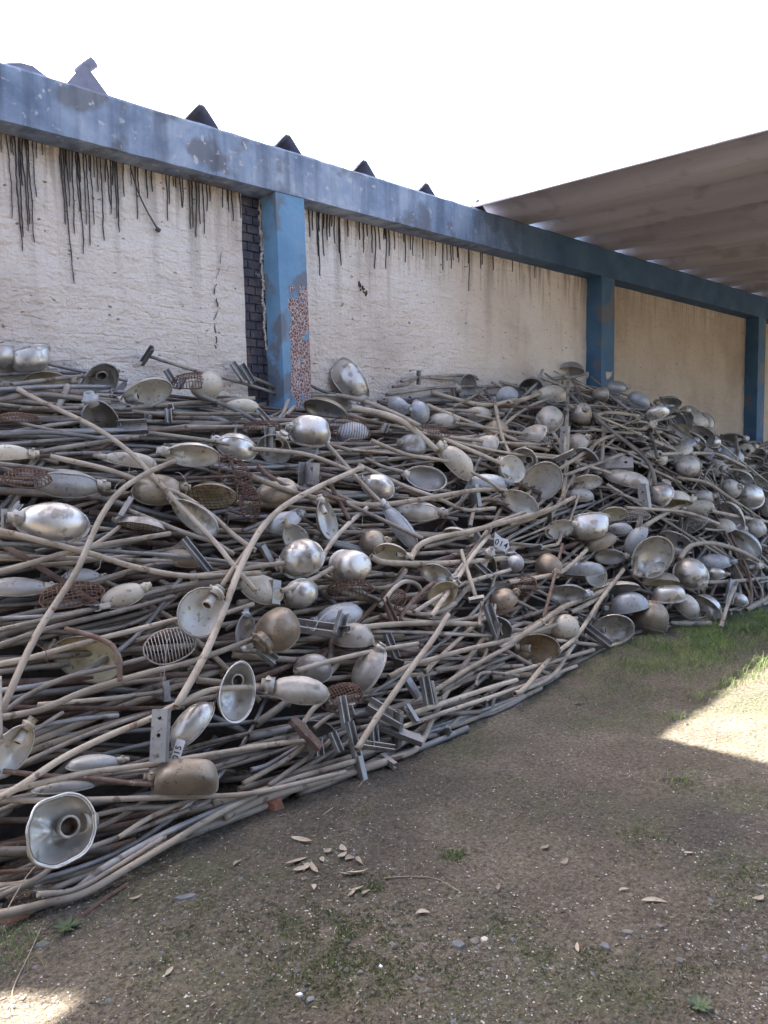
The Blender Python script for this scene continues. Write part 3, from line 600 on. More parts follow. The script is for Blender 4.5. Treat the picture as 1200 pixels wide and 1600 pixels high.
 (E((790,600),(870,520),(1000,400),(1100,330)), 7.5, .05, 'pipe_tan', None, 'tan pipe climbing steeply behind the leaning flat bar'),
 (G((10,850),(60,820),(180,680),(300,580),(420,400),(520,270)), 8, .12, 'pipe_tan', None, 'long tan pipe rising steeply from the heap foot past the brown reflector'),
 (G((-40,760),(150,710),(380,645)), 7.5, .06, 'pipe_tan', None, 'tan pipe lying low under the brown reflector'),
 (G((60,825),(150,790),(210,740),(255,670),(300,600)), 7.5, .05, 'pipe_tan', None, 'lowest bent pipe at the foot below the brown reflector'),
 (G((200,600),(330,615),(450,625),(520,605),(565,565)), 6.5, .07, 'pipe_tan', None, 'thin pipe curling up around the silver reflector at the grass'),
 (G((-60,640),(100,540),(250,440),(400,380),(480,330)), 9, .08, 'pipe_tan', None, 'stout tan pipe above the fluted head at the heap foot'),
 (G((270,470),(370,420),(440,385)), 8.5, .1, 'pipe_tan', None, 'short tan pipe between the fluted head and the white head'),
 (G((735,520),(830,525),(925,530)), 10, .02, 'pipe', None, 'short thick pipe lying in the grass right of the brownish ball head'),
 (G((975,540),(1005,440),(1040,350)), 6.5, .16, 'pipe_tan', None, 'short upright pipe standing in the grass at the right of the heap'),
 (G((1090,465),(1200,395),(1260,350)), 9, .04, 'pipe_tan', None, 'thick pipe in the grass at the right edge'),
 (C((780,1030),(840,965),(960,960),(1100,1010),(1200,1080)), 8, .12, 'pipe_tan', None, 'tan arm with an elbow arching over the fluted bright heads at right'),
 (G((900,330),(1080,320),(1220,305)), 7, .06, 'pipe_tan', None, 'level tan arm right of the bright fluted bowl near the right edge'),
 (G((-20,330),(200,290),(270,250),(345,180)), 7.5, .08, 'pipe_tan', None, 'arm leading up to the beige leaf head right of the tag'),
 (G((145,500),(190,330),(235,150)), 5.5, .16, 'pipe_rust', None, 'thin rusty upright rod between the dome heads right of the tag'),
 (C((370,345),(450,420),(540,490),(620,560),(655,620),(670,690)), 7, .14, 'pipe', None, 'grey arm curving down like a crook at the right shoulder of the heap'),
 (C((690,540),(850,535),(960,540),(1050,580),(1090,600)), 6, .1, 'pipe', None, 'level arm passing just above the round beige ball head'),
 (C((-20,855),(150,810),(240,765),(290,740)), 7.5, .12, 'pipe_tan', None, 'tan arm with a bent tip above the shiny bowl with a rim'),
 (C((600,885),(720,815),(820,765)), 7.5, .1, 'pipe_tan', None, 'tan arm holding the cream leaf head at right'),
 (C((-20,490),(90,505),(170,520)), 6.5, .08, 'pipe_tan', None, 'short tan arm above the wide cream reflector'),
 (C((260,205),(255,380),(245,545)), 6.5, .16, 'pipe', [(1,.2)], 'upright grey bar with a drilled plate on the right shoulder of the heap'),
 (C((530,790),(800,810),(965,865)), 6, .12, 'pipe_tan', None, 'thin tan arm passing under the open beige bowl at right'),
 (C((930,805),(1050,830),(1210,860)), 6, .1, 'pipe_tan', None, 'thin tan arm right of the cream leaf head near the right edge'),
 (C((240,640),(420,575),(510,540)), 6, .1, 'pipe', None, 'grey arm running above the white interior head at right'),
 (C((770,650),(900,670),(980,720),(1070,780)), 6, .1, 'pipe_tan', None, 'tan arm sloping down right below the round beige ball head'),
 (C((220,610),(340,530),(420,470),(490,450)), 6.5, .1, 'pipe_tan', None, 'tan arm rising to the right from the wide cream reflector'),
 (C((380,360),(460,345),(590,360)), 6, .1, 'pipe_tan', None, 'short tan arm left of the shiny cone on the right shoulder'),
 (C((640,385),(655,470),(680,560)), 6, .12, 'pipe', None, 'steep grey arm under the shiny cone on the right shoulder'),
 (C((270,260),(330,320),(400,380)), 6.5, .06, 'pipe_blue', None, 'bluish arm sloping down behind the small bowl near the peak'),
 (C((440,255),(490,290),(545,335)), 6.5, .1, 'pipe_blue', None, 'short bluish arm sloping right of the upright grey bar'),
 (C((-20,300),(60,280),(130,255)), 7.5, .1, 'pipe_tan', None, 'arm leading to the cream ribbed head near the heap peak'),
 (C((110,370),(170,470),(260,570)), 6, .08, 'pipe', None, 'arm sloping down right under the ribbed head with rings'),
 (C((280,575),(400,610),(460,630)), 6, .1, 'pipe', None, 'short grey arm leading to the long reflective box head'),
 (C((1100,525),(1160,500),(1230,470)), 6, .1, 'pipe_rust', None, 'rusty pipe poking up at the right edge under the canopy'),
 (C((150,190),(270,180),(340,165)), 6, .05, 'pipe_blue', None, 'bluish arm lying on the very peak of the heap'),
 (B((-20,180),(120,240),(240,300)), 7, .0, 'pipe', None, 'grey arm sloping down right under the blue column'),
 (B((100,262),(250,262),(380,265)), 5.5, .03, 'pipe_tan', None, 'thin level arm below the foot of the crackled column'),
 (B((380,265),(500,290),(650,350),(770,410)), 8.5, .06, 'pipe_tan', None, 'tan arm curving down right from under the two part head at the crest'),
 (X((550,638),(600,648),(633,662),(660,684),(682,704)), 11, .12, 'pipe_tan', None, 'thick tan arm holding the pale trough shaped head'),
 (B((-20,515),(120,525),(250,545),(400,600),(450,625)), 8, .08, 'pipe_tan', None, 'tan arm sloping gently down right below the box shaped head'),
 (X((510,693),(543,730),(567,757),(603,793)), 7.5, .1, 'pipe_tan', None, 'arm sloping down right to the bluish pointed head'),
 (B((-20,645),(200,725),(350,755),(600,775),(1000,712),(1130,705)), 9, .07, 'pipe_tan', None, 'long tan arm dipping then rising across the centre of the heap'),
 (B((420,770),(600,850),(780,935)), 7.5, .12, 'pipe', None, 'grey arm crossing over the bluish pointed head'),
 (B((10,595),(60,640),(150,690),(300,725),(420,760)), 8.5, .08, 'pipe_rust', None, 'rusty brown arm left of centre below the box shaped head'),
 (B((350,680),(390,760),(440,850)), 8, .12, 'pipe_rust', None, 'short rusty bar pointing down near the vertical open head'),
 (B((480,590),(700,690),(850,745),(980,800),(1120,792)), 7.5, .06, 'pipe', None, 'grey arm sloping right between the oval grey head and the ribbed leaf head'),
 (X((580,870),(605,879),(683,880),(733,877),(790,872)), 10, .06, 'pipe_tan', None, 'stout level arm right of the bright fluted bowl at centre'),
 (X((640,875),(655,852),(683,840),(733,830),(800,813),(860,795)), 9, .14, 'pipe_tan', None, 'pale arm the numbered tag hangs from'),
 (X((660,855),(700,845),(760,822),(820,800)), 7.5, .12, 'pipe', None, 'grey arm lying along the upper side of the arm with the tag'),
 (B((1000,620),(1080,660),(1150,710)), 5.5, .12, 'pipe', None, 'thin arm sloping from the pale trough head to the ringed reflector'),
 (B((610,262),(900,225),(1220,225)), 5.5, .03, 'pipe', None, 'thin long level arm just below the crest right of centre'),
 (B((820,250),(1000,300),(1100,310),(1220,285)), 7.5, .05, 'pipe_tan', None, 'tan arm sagging below the crest left of the heap peak'),
 (B((800,310),(1000,390),(1220,475)), 7, .05, 'pipe_tan', None, 'tan arm sloping down right below the sagging arm'),
 (B((1118,300),(1150,450),(1190,545)), 6.5, .12, 'pipe_tan', None, 'short steep tan arm above the ringed reflector'),
 (B((780,430),(1000,520),(1160,590)), 7.5, .05, 'pipe_tan', None, 'tan arm running past the right of the pale trough head'),
 (B((500,345),(640,380),(760,420),(900,470)), 6.5, .03, 'pipe_blue', None, 'bluish arm under the thick arm of the pale trough head'),
 (B((640,300),(760,330),(950,335),(1160,350)), 6.5, .0, 'pipe', None, 'level grey arm running right from the small bell shaped head'),
 (B((540,475),(700,540),(820,560),(900,575)), 7, .04, 'pipe_tan', None, 'tan arm under the dented octagonal head'),
 (B((510,560),(600,600),(690,622)), 6.5, .05, 'pipe', None, 'short arm leading to the grey oval head at centre'),
 (B((680,200),(760,180),(930,190)), 5.5, .0, 'pipe', None, 'thin arm lying against the wall at the crest right of centre'),
 (B((640,225),(700,215),(780,180),(1000,172),(1040,190)), 5, .0, 'pipe', None, 'thin bent arm outlined on the wall left of the peak'),
 (B((250,215),(330,250),(420,262)), 5.5, .0, 'pipe_blue', None, 'thin bluish arm at the foot of the crackled column'),
 (B((-60,900),(60,850),(200,800)), 7.5, .03, 'pipe_blue', None, 'dim arm behind the blue grey leaf head left of centre'),
 (B((290,1070),(350,960),(430,870),(520,790)), 8.5, .06, 'pipe', None, 'grey arm rising steeply behind the bright fluted bowl at centre'),
 (B((120,1180),(250,1130),(360,1070)), 8.5, .1, 'pipe_tan', None, 'tan arm passing between the two bright bowls at centre'),
 (B((860,830),(960,760),(1000,720)), 6.5, .04, 'pipe', None, 'short arm rising at the right of the ribbed leaf head'),
]
for (pts, dpx, lift, mk, br, lab) in PIPES:
    P, rad = pipe_px(pts, dpx, lift)
    PIPEOBJ[lab] = make_pipe(P, rad, M[mk], lab, 12, br)
# ------------------------------------------------------------------ lamp heads
def shell_mesh(L, W, H, taper=.0, pw=.8, sq=1., flute=0, dent=.0, seed=0, asym=0.):
    """open dome: long axis x (neck at +x), apex +z, opening at z=0"""
    rg = random.Random(seed); nu, nv = 9, 36; a, b = L/2, W/2; dn = []
    for _ in range(int(2+dent*60)): dn.append((rg.uniform(0, 6.28), rg.uniform(.2, .9), rg.uniform(.15,.4), dent*rg.uniform(.4,1)*W))
    def pt(u, v, k):
        t = u*math.pi/2; s = math.cos(t)**pw if u < 1 else 0; z = H*math.sin(t)**(1/(.6+.4*pw))
        cx = math.copysign(abs(math.cos(v))**sq, math.cos(v)); cy = math.copysign(abs(math.sin(v))**sq, math.sin(v))
        x = a*s*cx; tp = 1-taper*(.5+.5*cx)**1.5; y = b*s*cy*tp
        z *= 1-.35*max(0, taper)*(.5+.5*cx*s)
        if flute: q_ = (1+.075*(abs(math.sin(v*flute))-.5)*min(1,u*5)*max(0,1-u*1.25)); x *= q_; y *= q_; z += (H*.05*(math.cos(y/b*9)) *min(1,u*2)*(u>.45)*(1-abs(y/b))) if flute < 7 else 0; 
        for (dv, du, r_, am) in dn:
            q = (math.atan2(math.sin(v-dv), math.cos(v-dv))*s)**2 + (u-du)**2
            g = math.exp(-q/(r_*r_)); z -= am*g*(.5+.5*u); x -= a*.35*am/W*g*cx*(1-u); y -= b*.35*am/W*g*cy*(1-u)*2
        z += noise.noise(Vector((x*11, y*11, seed)))*W*.012*u; 
        if dent > .05: z += noise.noise(Vector((x*25, y*25, seed)))*dent*W*.22; y += noise.noise(Vector((x*18+9, z*25, seed)))*dent*W*.2
        return Vector((x*k, y*k, z*k if u > 0 else z))
    return nu, nv, pt
def lamp_parts(L, W, H, kind, mo, mi, seed, taper, sq, flute, dent, extras):
    """returns list of (name, MB, materials)"""
    nu, nv, pt = shell_mesh(L, W, H, taper, .8 if 'box' not in extras else .38, sq, flute, dent, seed)
    mb = MB(); outs = []
    for k, mid in ((1.0, 0), (.965, 1)):
        vs = [pt(u/nu, 2*math.pi*v/nv, k) for u in range(nu) for v in range(nv)] + [pt(1, 0, k)]
        fs = []
        for u in range(nu-1):
            for v in range(nv):
                v2 = (v+1) % nv; q = (u*nv+v, u*nv+v2, (u+1)*nv+v2, (u+1)*nv+v); fs.append(q if mid == 0 else q[::-1])
        for v in range(nv): q = ((nu-1)*nv+v, (nu-1)*nv+(v+1) % nv, nu*nv); fs.append(q if mid == 0 else q[::-1])
        mb.add(vs, fs, mid); outs.append(vs)
    parts = [('shell', mb, [mo, mi])]
    x1_ = L/2; rim = [outs[0][v]*1.012 for v in range(nv)]
    if 'norim' not in extras:
        mb = MB(); mb.tube(rim, max(.003, W*.017), 6, closed=True); 
        if 'flange' in extras:
            r2 = [Vector((p.x*1.04, p.y*1.05, p.z-.006)) for p in rim]; mb.tube(r2, W*.02, 6, closed=True)
        parts.append(('rim', mb, [mo]))
    if seed % 3 == 0:
        mb2 = MB(); mb2.box((-x1_*.98, 0, .004), (W*.06, W*.16, W*.05)); mb2.tube([(-x1_*1.0,-W*.1,.0),(-x1_*1.03,0,-.008),(-x1_*1.0,W*.1,.0)], W*.012, 5); parts.append(('latch', mb2, [M['brk']]))
    x1 = L/2
    mb = MB(); r1 = W*(.14 if 'thick' not in extras else .22); hz = H*.28*(1-.3*taper)
    if 'noneck' not in extras:
        mb.tube([(x1*.84,0,hz),(x1*.98,0,hz),(x1*1.0,0,hz),(x1*1.12,0,hz),(x1*1.13,0,hz),(x1*1.28,0,hz)], [r1*1.25, r1*1.15, r1*1.3, r1*1.2, r1*.95, r1*.85], 12)
        mb.box((x1*1.06, 0, hz+r1*1.25), (r1*.7, r1*.5, r1*.7)); mb.tube([(x1*1.06,-r1*1.5,hz),(x1*1.06,r1*1.5,hz)], r1*.22, 6, hollow=False)
        parts.append(('neck', mb, [M['alu_dull'] if mo not in (M['cream'], M['bluegrey'], M['brown']) else mo]))
    if 'socket' in extras or 'hole' in extras:
        mb = MB(); r_ = W*.105 if 'hole' not in extras else W*.16; rr = []; n = 16
        if 'hole' in extras: c0, ax = Vector((x1*.45, 0, H*.50)), Vector((-.25, 0, -1)).normalized(); ln = H*.35
        else: c0, ax = Vector((x1*.80, 0, H*.30)), Vector((-1, 0, -.25)).normalized(); ln = L*.24
        prof = [(0, r_*.8), (0, r_), (ln*.75, r_), (ln*.77, r_*1.12), (ln, r_*1.12), (ln, r_*.86), (ln*.25, r_*.8), (ln*.25, .0005)]
        nn = ax.orthogonal().normalized(); bb = ax.cross(nn); vs = []
        for (d, q) in prof:
            for k in range(n): t = 2*math.pi*k/n; vs.append(c0+ax*d+(nn*math.cos(t)+bb*math.sin(t))*q)
        for i in range(len(prof)-1):
            mb.add([], [], 0)
        fs = [(i*n+k, (i+1)*n+k, (i+1)*n+(k+1) % n, i*n+(k+1) % n) for i in range(len(prof)-1) for k in range(n)]
        b0 = len(mb.v); mb.add(vs, fs[:5*n], 0); mb.f += [tuple(b0+j for j in f) for f in fs[5*n:]]; mb.m += [1]*(2*n); mb.sm += [True]*(2*n)
        parts.append(('lampholder', mb, [M['ceramic'] if 'hole' not in extras else M['alu_dull'], M['brass']]))
    if 'grille' in extras:
        mb = grille_mb(L*1.0, W*1.0, -H*.45, taper, mesh=True); parts.append(('wire_guard', mb, [M['rust'] if 'rusty' in extras else M['wire']]))
    if 'ridge' in extras:
        mb = MB(); mb.tube([pt(u/8, math.pi if k < 0 else 0, 1.01) for (u, k) in [(i, -1) for i in range(1, 8)]+[(8, 1)]+[(i, 1) for i in range(7, 1, -1)]], W*.02, 6, hollow=False)
        parts.append(('ridge', mb, [mo]))
    return parts
def grille_mb(L, W, H, taper=0, mesh=True, wr=.0016, ncross=11, nlong=8):
    mb = MB(); a, b = L/2, W/2
    def P(x, y):
        q = (x/a)**2+(y/b)**2; z = H*math.sqrt(max(0, 1-q))**.8; return Vector((x, y*(1-taper*max(0,(x/a+1)/2)**1.5), z))
    mb.tube([P(a*math.cos(t)*.999, b*math.sin(t)*.999) for t in [2*math.pi*i/32 for i in range(32)]], wr*1.9, 5, closed=True)
    for i in range(1, ncross):
        x = -a+2*a*i/ncross; yb = b*math.sqrt(1-(x/a)**2)
        mb.tube([P(x, -yb+2*yb*k/10) for k in range(11)], wr, 4, hollow=False)
    if mesh:
        for i in range(1, nlong):
            y = -b+2*b*i/nlong; xa = a*math.sqrt(1-(y/b)**2)
            mb.tube([P(-xa+2*xa*k/12, y) for k in range(13)], wr, 4, hollow=False)
    return mb
def frame(px, py, theta, e, phi, lift, dsurf=None):
    d = dsurf if dsurf else surf_depth(px, py); c = CAM + ray(px, py)*(d-lift)
    tc_ = -(ray(px, py).normalized()); rx = RT-tc_*RT.dot(tc_); rx.normalize(); uy = tc_.cross(rx)
    th, ee, ph = R(theta), R(e), R(phi)
    z = tc_*math.cos(ee)+(rx*math.cos(ph)+uy*math.sin(ph))*math.sin(ee)
    n = rx*math.cos(th)+uy*math.sin(th); x = n-z*n.dot(z)
    if x.length < .15: x = uy*1. - z*uy.dot(z)
    x.normalize(); y = z.cross(x)
    if c.z < .12: c.z = .12
    return Matrix(((x.x,y.x,z.x,c.x),(x.y,y.y,z.y,c.y),(x.z,y.z,z.z,c.z),(0,0,0,1))), d-lift
# px, py, length px, width px, neck angle, tilt from facing us (180 = we look inside), lean direction, depth ratio, taper, squareness, flutes, dents, outer, inner, extras, lift, label
HG = 'street lamp heads in the scrap heap'
LAMPS = [
 (2,560,50,42,180,40,-60,.5,.0,1,0,.02,'alu','silver_in','','.02','round bright head cut by the left edge on the crest'),
 (47,562,64,46,180,66,-75,.6,.0,.95,0,.02,'alu','silver_in','flange noneck box','.02','shiny round bowl head with its rim up, second from the left on the crest'),
 (228,612,80,50,205,146,100,.42,.15,1,0,.02,'alu_dull','white_in','socket','.10','open pale oval head with a socket at its left tip on the left crest'),
 (326,607,48,46,60,40,-60,.5,.1,.75,0,.03,'cream','white_in','noneck','.03','squarish cream head behind the loose wire guard at the crest'),
 (377,633,56,26,180,55,90,.6,.3,1,0,.02,'cream','white_in','','.02','narrow cream head under the crest left of the blue column'),
 (371,695,66,48,180,45,60,.5,.15,1,5,.03,'alu','white_in','ridge','.05','ribbed silver and cream head left of the box shaped head'),
 (300,708,84,46,165,140,100,.42,.15,1,0,.02,'alu','white_in','socket','.12','open oval head with a white socket and bright far side, upper left'),
 (203,717,84,30,180,60,80,.6,.45,1,0,.02,'cream','white_in','','.08','cream club shaped head lying level at left'),
 (108,753,96,56,0,45,80,.48,.25,1,4,.03,'grey','white_in','ridge','.05','large grey ribbed head above the shiny oval head'),
 (85,812,104,68,180,28,70,.45,.12,1,0,.015,'alu','silver_in','flange','.16','large shiny oval head lying level near the left edge'),
 (247,762,78,56,0,40,90,.5,.1,1,0,.02,'brown','white_in','','.04','beige domed head half hidden by crossing arms at left'),
 (333,772,80,54,20,135,70,.35,.1,1,0,.05,'brown','yellow_in','noneck grille rusty','.04','beige open head with wire guard beside the dark red guard'),
 (308,806,84,46,150,145,40,.45,.2,1,0,.06,'alu_dull','silver_in','','.1','glassy open head crossed by two arms left of centre'),
 (222,818,70,34,175,112,80,.5,.1,1,0,.03,'alu_dull','white_in','grille rusty','.05','shallow open head with rusty guard behind the arm with the square plate'),
 (16,707,62,28,0,70,90,.8,.55,1,0,.01,'cream','white_in','thick','.08','cream bell shaped head pointing right at the left edge'),
 (193,928,68,40,30,35,90,.45,.1,1,0,.02,'cream','white_in','','.06','cream domed head right of the rusty oval guard at left'),
 (28,915,90,40,0,50,90,.4,.2,1,3,.03,'grey','white_in','','.0','dark grey domed head deep in the heap at the left edge'),
 (543,597,72,52,-35,52,-155,.62,.1,.95,4,.02,'alu','silver_in','flange ridge','.05','bright two part head tipped up on the crest right of the crackled column'),
 (512,640,74,48,0,130,60,.35,.0,1,0,.02,'brown','silver_in','noneck','.03','wide brownish reflector behind the box shaped head'),
 (486,671,62,46,180,35,70,.6,.0,.7,0,.02,'alu','silver_in','flange box','.12','box shaped silver head left of centre below the crest'),
 (549,674,52,40,0,45,110,.45,.1,1,0,.02,'bluegrey','silver_in','grille rusty noneck','.05','bluish head in a wire guard right of the box shaped head'),
 (430,700,48,54,60,155,60,.35,.1,1,0,.02,'alu_dull','white_in','hole','.05','pale open oval head under the left of the box shaped head'),
 (437,765,74,48,-150,40,60,.4,.1,1,0,.08,'brown','yellow_in','grille rusty noneck','.04','torn rusty beige dome with a fringe of wires'),
 (622,634,40,32,-40,60,120,.8,.3,1,0,.02,'bluegrey','white_in','','.06','small blue grey bell shaped head under the crest at centre'),
 (658,646,34,40,180,62,0,.6,.0,1,0,.01,'bluegrey','silver_in','flange noneck','.06','small bell head with a bright rim facing right'),
 (647,693,42,34,180,30,60,.5,.0,.8,0,.12,'grey','grey','','.05','small dented octagonal grey head'),
 (715,720,66,36,140,55,45,.75,.15,.8,0,.02,'cream','white_in','thick','.14','pale trough shaped head on a thick arm right of centre'),
 (665,750,62,42,165,150,-100,.35,.15,1,0,.02,'alu_dull','grey','flange','.05','grey oval open head with a thin rim at centre'),
 (592,758,54,42,165,30,60,.5,.1,1,3,.03,'alu','silver_in','','.08','small bright head with a glossy ridge left of the grey oval'),
 (653,796,74,40,0,40,80,.5,.3,1,5,.02,'alu_dull','white_in','ridge','.06','grey ribbed leaf shaped head pointing right at centre'),
 (628,822,82,34,128,45,35,.55,.3,1,3,.02,'bluegrey','white_in','ridge','.1','bluish pointed head hanging down right from an arm'),
 (443,813,58,36,35,45,100,.45,.2,1,2,.02,'bluegrey','white_in','','.05','blue grey leaf head above the bright dented bowl'),
 (508,814,66,38,100,140,200,.45,.2,1,0,.04,'alu_dull','silver_in','socket','.06','tall open head with a white socket standing on end at centre'),
 (462,840,52,38,120,160,100,.4,.1,1,0,.03,'cream','white_in','','.02','cream oval open head right behind the bright dented bowl'),
 (469,868,68,60,205,30,110,.5,.0,.9,0,.07,'alu','silver_in','flange','.16','bright dented bowl head at the centre of the heap'),
 (550,885,62,54,0,36,15,.75,.0,1,9,.01,'alu','silver_in','flange noneck box','.14','bright fluted bowl with a glowing warm face at centre'),
 (582,844,42,42,0,40,90,.5,.0,1,0,.02,'brown','brown_in','grille rusty','.05','small round rusty head in a wire guard'),
 (611,862,54,34,-20,145,90,.45,.1,1,0,.05,'cream','yellow_in','socket','.1','yellowish open head with a white socket pointing right'),
 (682,895,50,34,-20,150,80,.4,.1,1,0,.03,'alu_dull','silver_in','','.06','small silvery green open head above the greenish oval'),
 (692,927,50,38,40,160,80,.35,.1,1,0,.02,'yellow_in','yellow_in','','.1','greenish yellow oval reflector below the silvery one'),
 (727,606,36,44,180,140,170,.45,.1,1,0,.02,'grey','grey','','.03','grey open head with a brown lining near the crest right of centre'),
 (762,752,64,34,0,60,90,.5,.2,1,0,.02,'bluegrey','white_in','','.08','pale blue grey half dome left of the ringed reflector'),
 (712,832,42,26,-20,130,90,.4,.1,1,0,.02,'cream','white_in','','.05','small cream open head above the numbered tag arm'),
 (820,717,40,40,0,155,60,.5,.0,1,0,.02,'cream','white_in','hole noneck flange','.12','ringed round reflector with a white socket above the wide cream one'),
 (797,735,44,44,150,140,210,.5,.0,1,0,.02,'cream','white_in','','.08','open cream bowl left of the ringed reflector'),
 (847,752,74,56,230,158,60,.35,.1,1,7,.02,'alu_dull','white_in','','.14','wide cream fan fluted reflector, brightest at the right of the heap'),
 (815,784,58,40,150,150,60,.35,.1,1,0,.02,'alu_dull','white_in','','.1','cream open reflector just under the wide fluted one'),
 (797,880,30,54,90,55,180,.6,.1,1,0,.02,'bluegrey','white_in','','.12','pale half dome standing on edge right of the numbered tag'),
 (892,576,40,30,0,120,90,.5,.0,1,0,.01,'grey','grey','noneck','.02','dark grey dome on the highest point of the heap'),
 (932,588,46,16,180,80,-90,1.0,.2,1,0,.01,'cream','white_in','noneck','.06','white flat leaf shade lying level on the peak'),
 (830,603,40,34,-120,140,80,.45,.0,1,0,.02,'grey','grey','socket','.02','grey open head with a white socket left of the peak'),
 (790,617,36,34,200,50,120,.5,.1,1,0,.02,'bluegrey','grey','','.02','blue grey head just right of the level arm under the crest'),
 (863,614,50,30,190,48,80,.6,.1,1,5,.02,'cream','white_in','grille','.08','cream ribbed head over a wire guard left of the upright bar'),
 (857,653,48,42,-100,35,100,.5,.15,1,6,.02,'alu_dull','silver_in','flange','.1','ribbed domed head with rings pointing down at the heap peak'),
 (906,648,38,32,30,55,-160,.6,.1,1,0,.02,'alu_dull','white_in','flange','.08','small deep bowl right of the upright grey bar'),
 (937,616,22,38,90,65,180,.7,.0,.9,0,.03,'alu_dull','white_in','noneck','.08','small side turned bowl under the white flat leaf shade'),
 (963,604,34,22,0,40,90,.5,.0,1,0,.04,'grey','grey','','.02','small grey head at the back right of the peak'),
 (900,691,38,30,20,55,120,.6,.0,1,3,.02,'alu_dull','white_in','flange','.08','cream tinted bowl tipped left of the drilled plate'),
 (1024,645,40,22,200,50,120,.9,.4,1,0,.02,'alu','silver_in','noneck','.12','mirror bright cone shaped piece on the right shoulder'),
 (1000,623,36,26,-30,45,60,.5,.1,1,0,.02,'bluegrey','grey','noneck','.02','dull bluish head behind the mirror bright cone'),
 (1073,730,36,34,160,30,200,.75,.0,1,0,.01,'alu_dull','silver_in','flange','.1','round beige ball head right of the shoulder'),
 (1115,689,24,20,0,35,60,.5,.0,1,0,.03,'alu','silver_in','noneck','.03','tiny shiny head far right beside the wall'),
 (1140,762,30,30,0,35,120,.7,.0,1,0,.01,'alu_dull','silver_in','flange','.06','small grey ball head left of the fluted one at the right edge'),
 (1173,773,42,38,160,28,60,.6,.0,1,9,.01,'alu','silver_in','flange','.12','bright fluted head nearest the right edge'),
 (1028,771,40,42,60,45,140,.5,.0,.9,0,.05,'alu','white_in','flange','.08','dented whitish bowl left of the open beige bowl'),
 (1054,779,50,32,10,110,90,.6,.0,1,0,.02,'cream','yellow_in','flange','.12','open beige bowl tipped up at right'),
 (1093,791,48,26,200,50,80,.6,.2,1,3,.02,'cream','white_in','','.1','cream leaf head lying level right of the beige bowl'),
 (1098,775,34,24,0,40,100,.5,.0,1,0,.02,'alu_dull','white_in','','.04','dull head peeping over the cream leaf head'),
 (920,823,64,42,180,60,-80,.7,.0,1,0,.015,'alu','silver_in','flange box','.15','shiny deep bowl with its rim up right of the tag'),
 (968,825,40,20,180,55,90,.7,.2,1,0,.01,'bluegrey','white_in','noneck','.1','small pale blue head touching the shiny deep bowl'),
 (959,801,40,28,190,140,90,.4,.1,1,0,.05,'cream','yellow_in','','.07','crumpled cream reflector above the shiny deep bowl'),
 (991,845,54,30,235,60,150,.65,.1,1,0,.03,'bluegrey','white_in','','.14','pale bluish bowl standing on its tip left of the double open reflector'),
 (1017,868,68,56,235,158,120,.4,.1,1,0,.03,'alu_dull','silver_in','flange','.2','large open pale reflector with a bent lower lip at right'),
 (1025,893,34,24,230,140,-60,.5,.1,1,0,.03,'bluegrey','white_in','noneck','.16','small pale reflector stuck under the large open one'),
 (1080,893,52,48,-60,28,80,.55,.0,1,7,.01,'alu','silver_in','flange','.17','bright fluted round head with a lid seam, right part of the heap'),
 (1117,876,50,30,0,50,90,.5,.2,1,0,.02,'bluegrey','white_in','','.08','blue grey head above the small shiny drop head'),
 (1119,895,30,20,0,40,80,.7,.3,1,0,.02,'alu','silver_in','','.12','small shiny drop shaped head with a thin arm'),
 (1168,847,54,34,135,140,45,.5,.1,1,0,.02,'bluegrey','white_in','flange','.16','open pale bluish bowl tilted near the right edge'),
 (1178,822,38,32,120,40,100,.5,.1,1,0,.02,'alu_dull','silver_in','','.08','dull dome behind the tilted open bowl at the right edge'),
 (938,846,50,30,215,50,110,.5,.2,1,0,.02,'brown','white_in','','.1','beige brown leaf head under the shiny deep bowl'),
 (953,868,46,30,0,140,90,.4,.1,1,0,.03,'grey','grey','','.03','dull grey open head behind the blue grey leaf head'),
 (911,888,66,26,195,60,85,.7,.2,1,0,.02,'bluegrey','white_in','','.1','blue grey leaf head lying above the cream open one at right'),
 (928,899,36,40,120,145,200,.45,.1,1,0,.02,'cream','white_in','noneck','.13','cream open reflector under the blue grey leaf head'),
 (856,881,44,40,-60,40,100,.45,.0,1,0,.02,'brown','white_in','','.06','grey beige dome between thin rods right of the tag'),
 (915,752,50,28,190,145,90,.4,.1,1,0,.05,'alu_dull','white_in','','.08','crumpled white reflector above the tan arm with a bent tip'),
 (905,772,46,26,190,50,80,.5,.1,1,0,.04,'grey','white_in','','.05','dull head just under the crumpled white reflector'),
 (980,746,66,30,160,50,80,.5,.1,.75,0,.03,'alu_dull','silver_in','','.08','long grey box head with a mirror strip at right'),
 (888,927,58,40,0,142,90,.4,.1,1,0,.05,'bluegrey','silver_in','','.08','worn blue grey open head above the fluted cream one'),
 (958,918,80,26,200,125,90,.5,.2,1,0,.04,'alu_dull','grey','','.1','long grey trough head above the white and yellow shell'),
 (1032,905,56,26,0,115,90,.7,.1,1,0,.02,'brown','yellow_in','noneck','.12','cream brown bowl under the large open reflector'),
 (1045,928,50,28,10,60,90,.7,.0,.9,9,.02,'alu','silver_in','flange noneck box','.15','shiny bowl with small flutes and its rim down near the grass'),
 (1075,945,42,32,130,40,45,.6,.0,.8,0,.03,'alu_dull','silver_in','','.1','dented grey head leaning right near the grass'),
 (1108,946,46,36,-40,130,45,.5,.0,.9,0,.05,'alu','silver_in','','.12','bright bent open bowl at the grass'),
 (980,943,64,36,190,72,100,.75,.1,1,0,.01,'bluegrey','yellow_in','','.14','white shell with a yellow inside opening downwards at the heap foot'),
 (956,981,62,48,190,155,100,.35,.1,1,0,.04,'alu','silver_in','flange socket','.12','bright silver open reflector at the edge of the grass'),
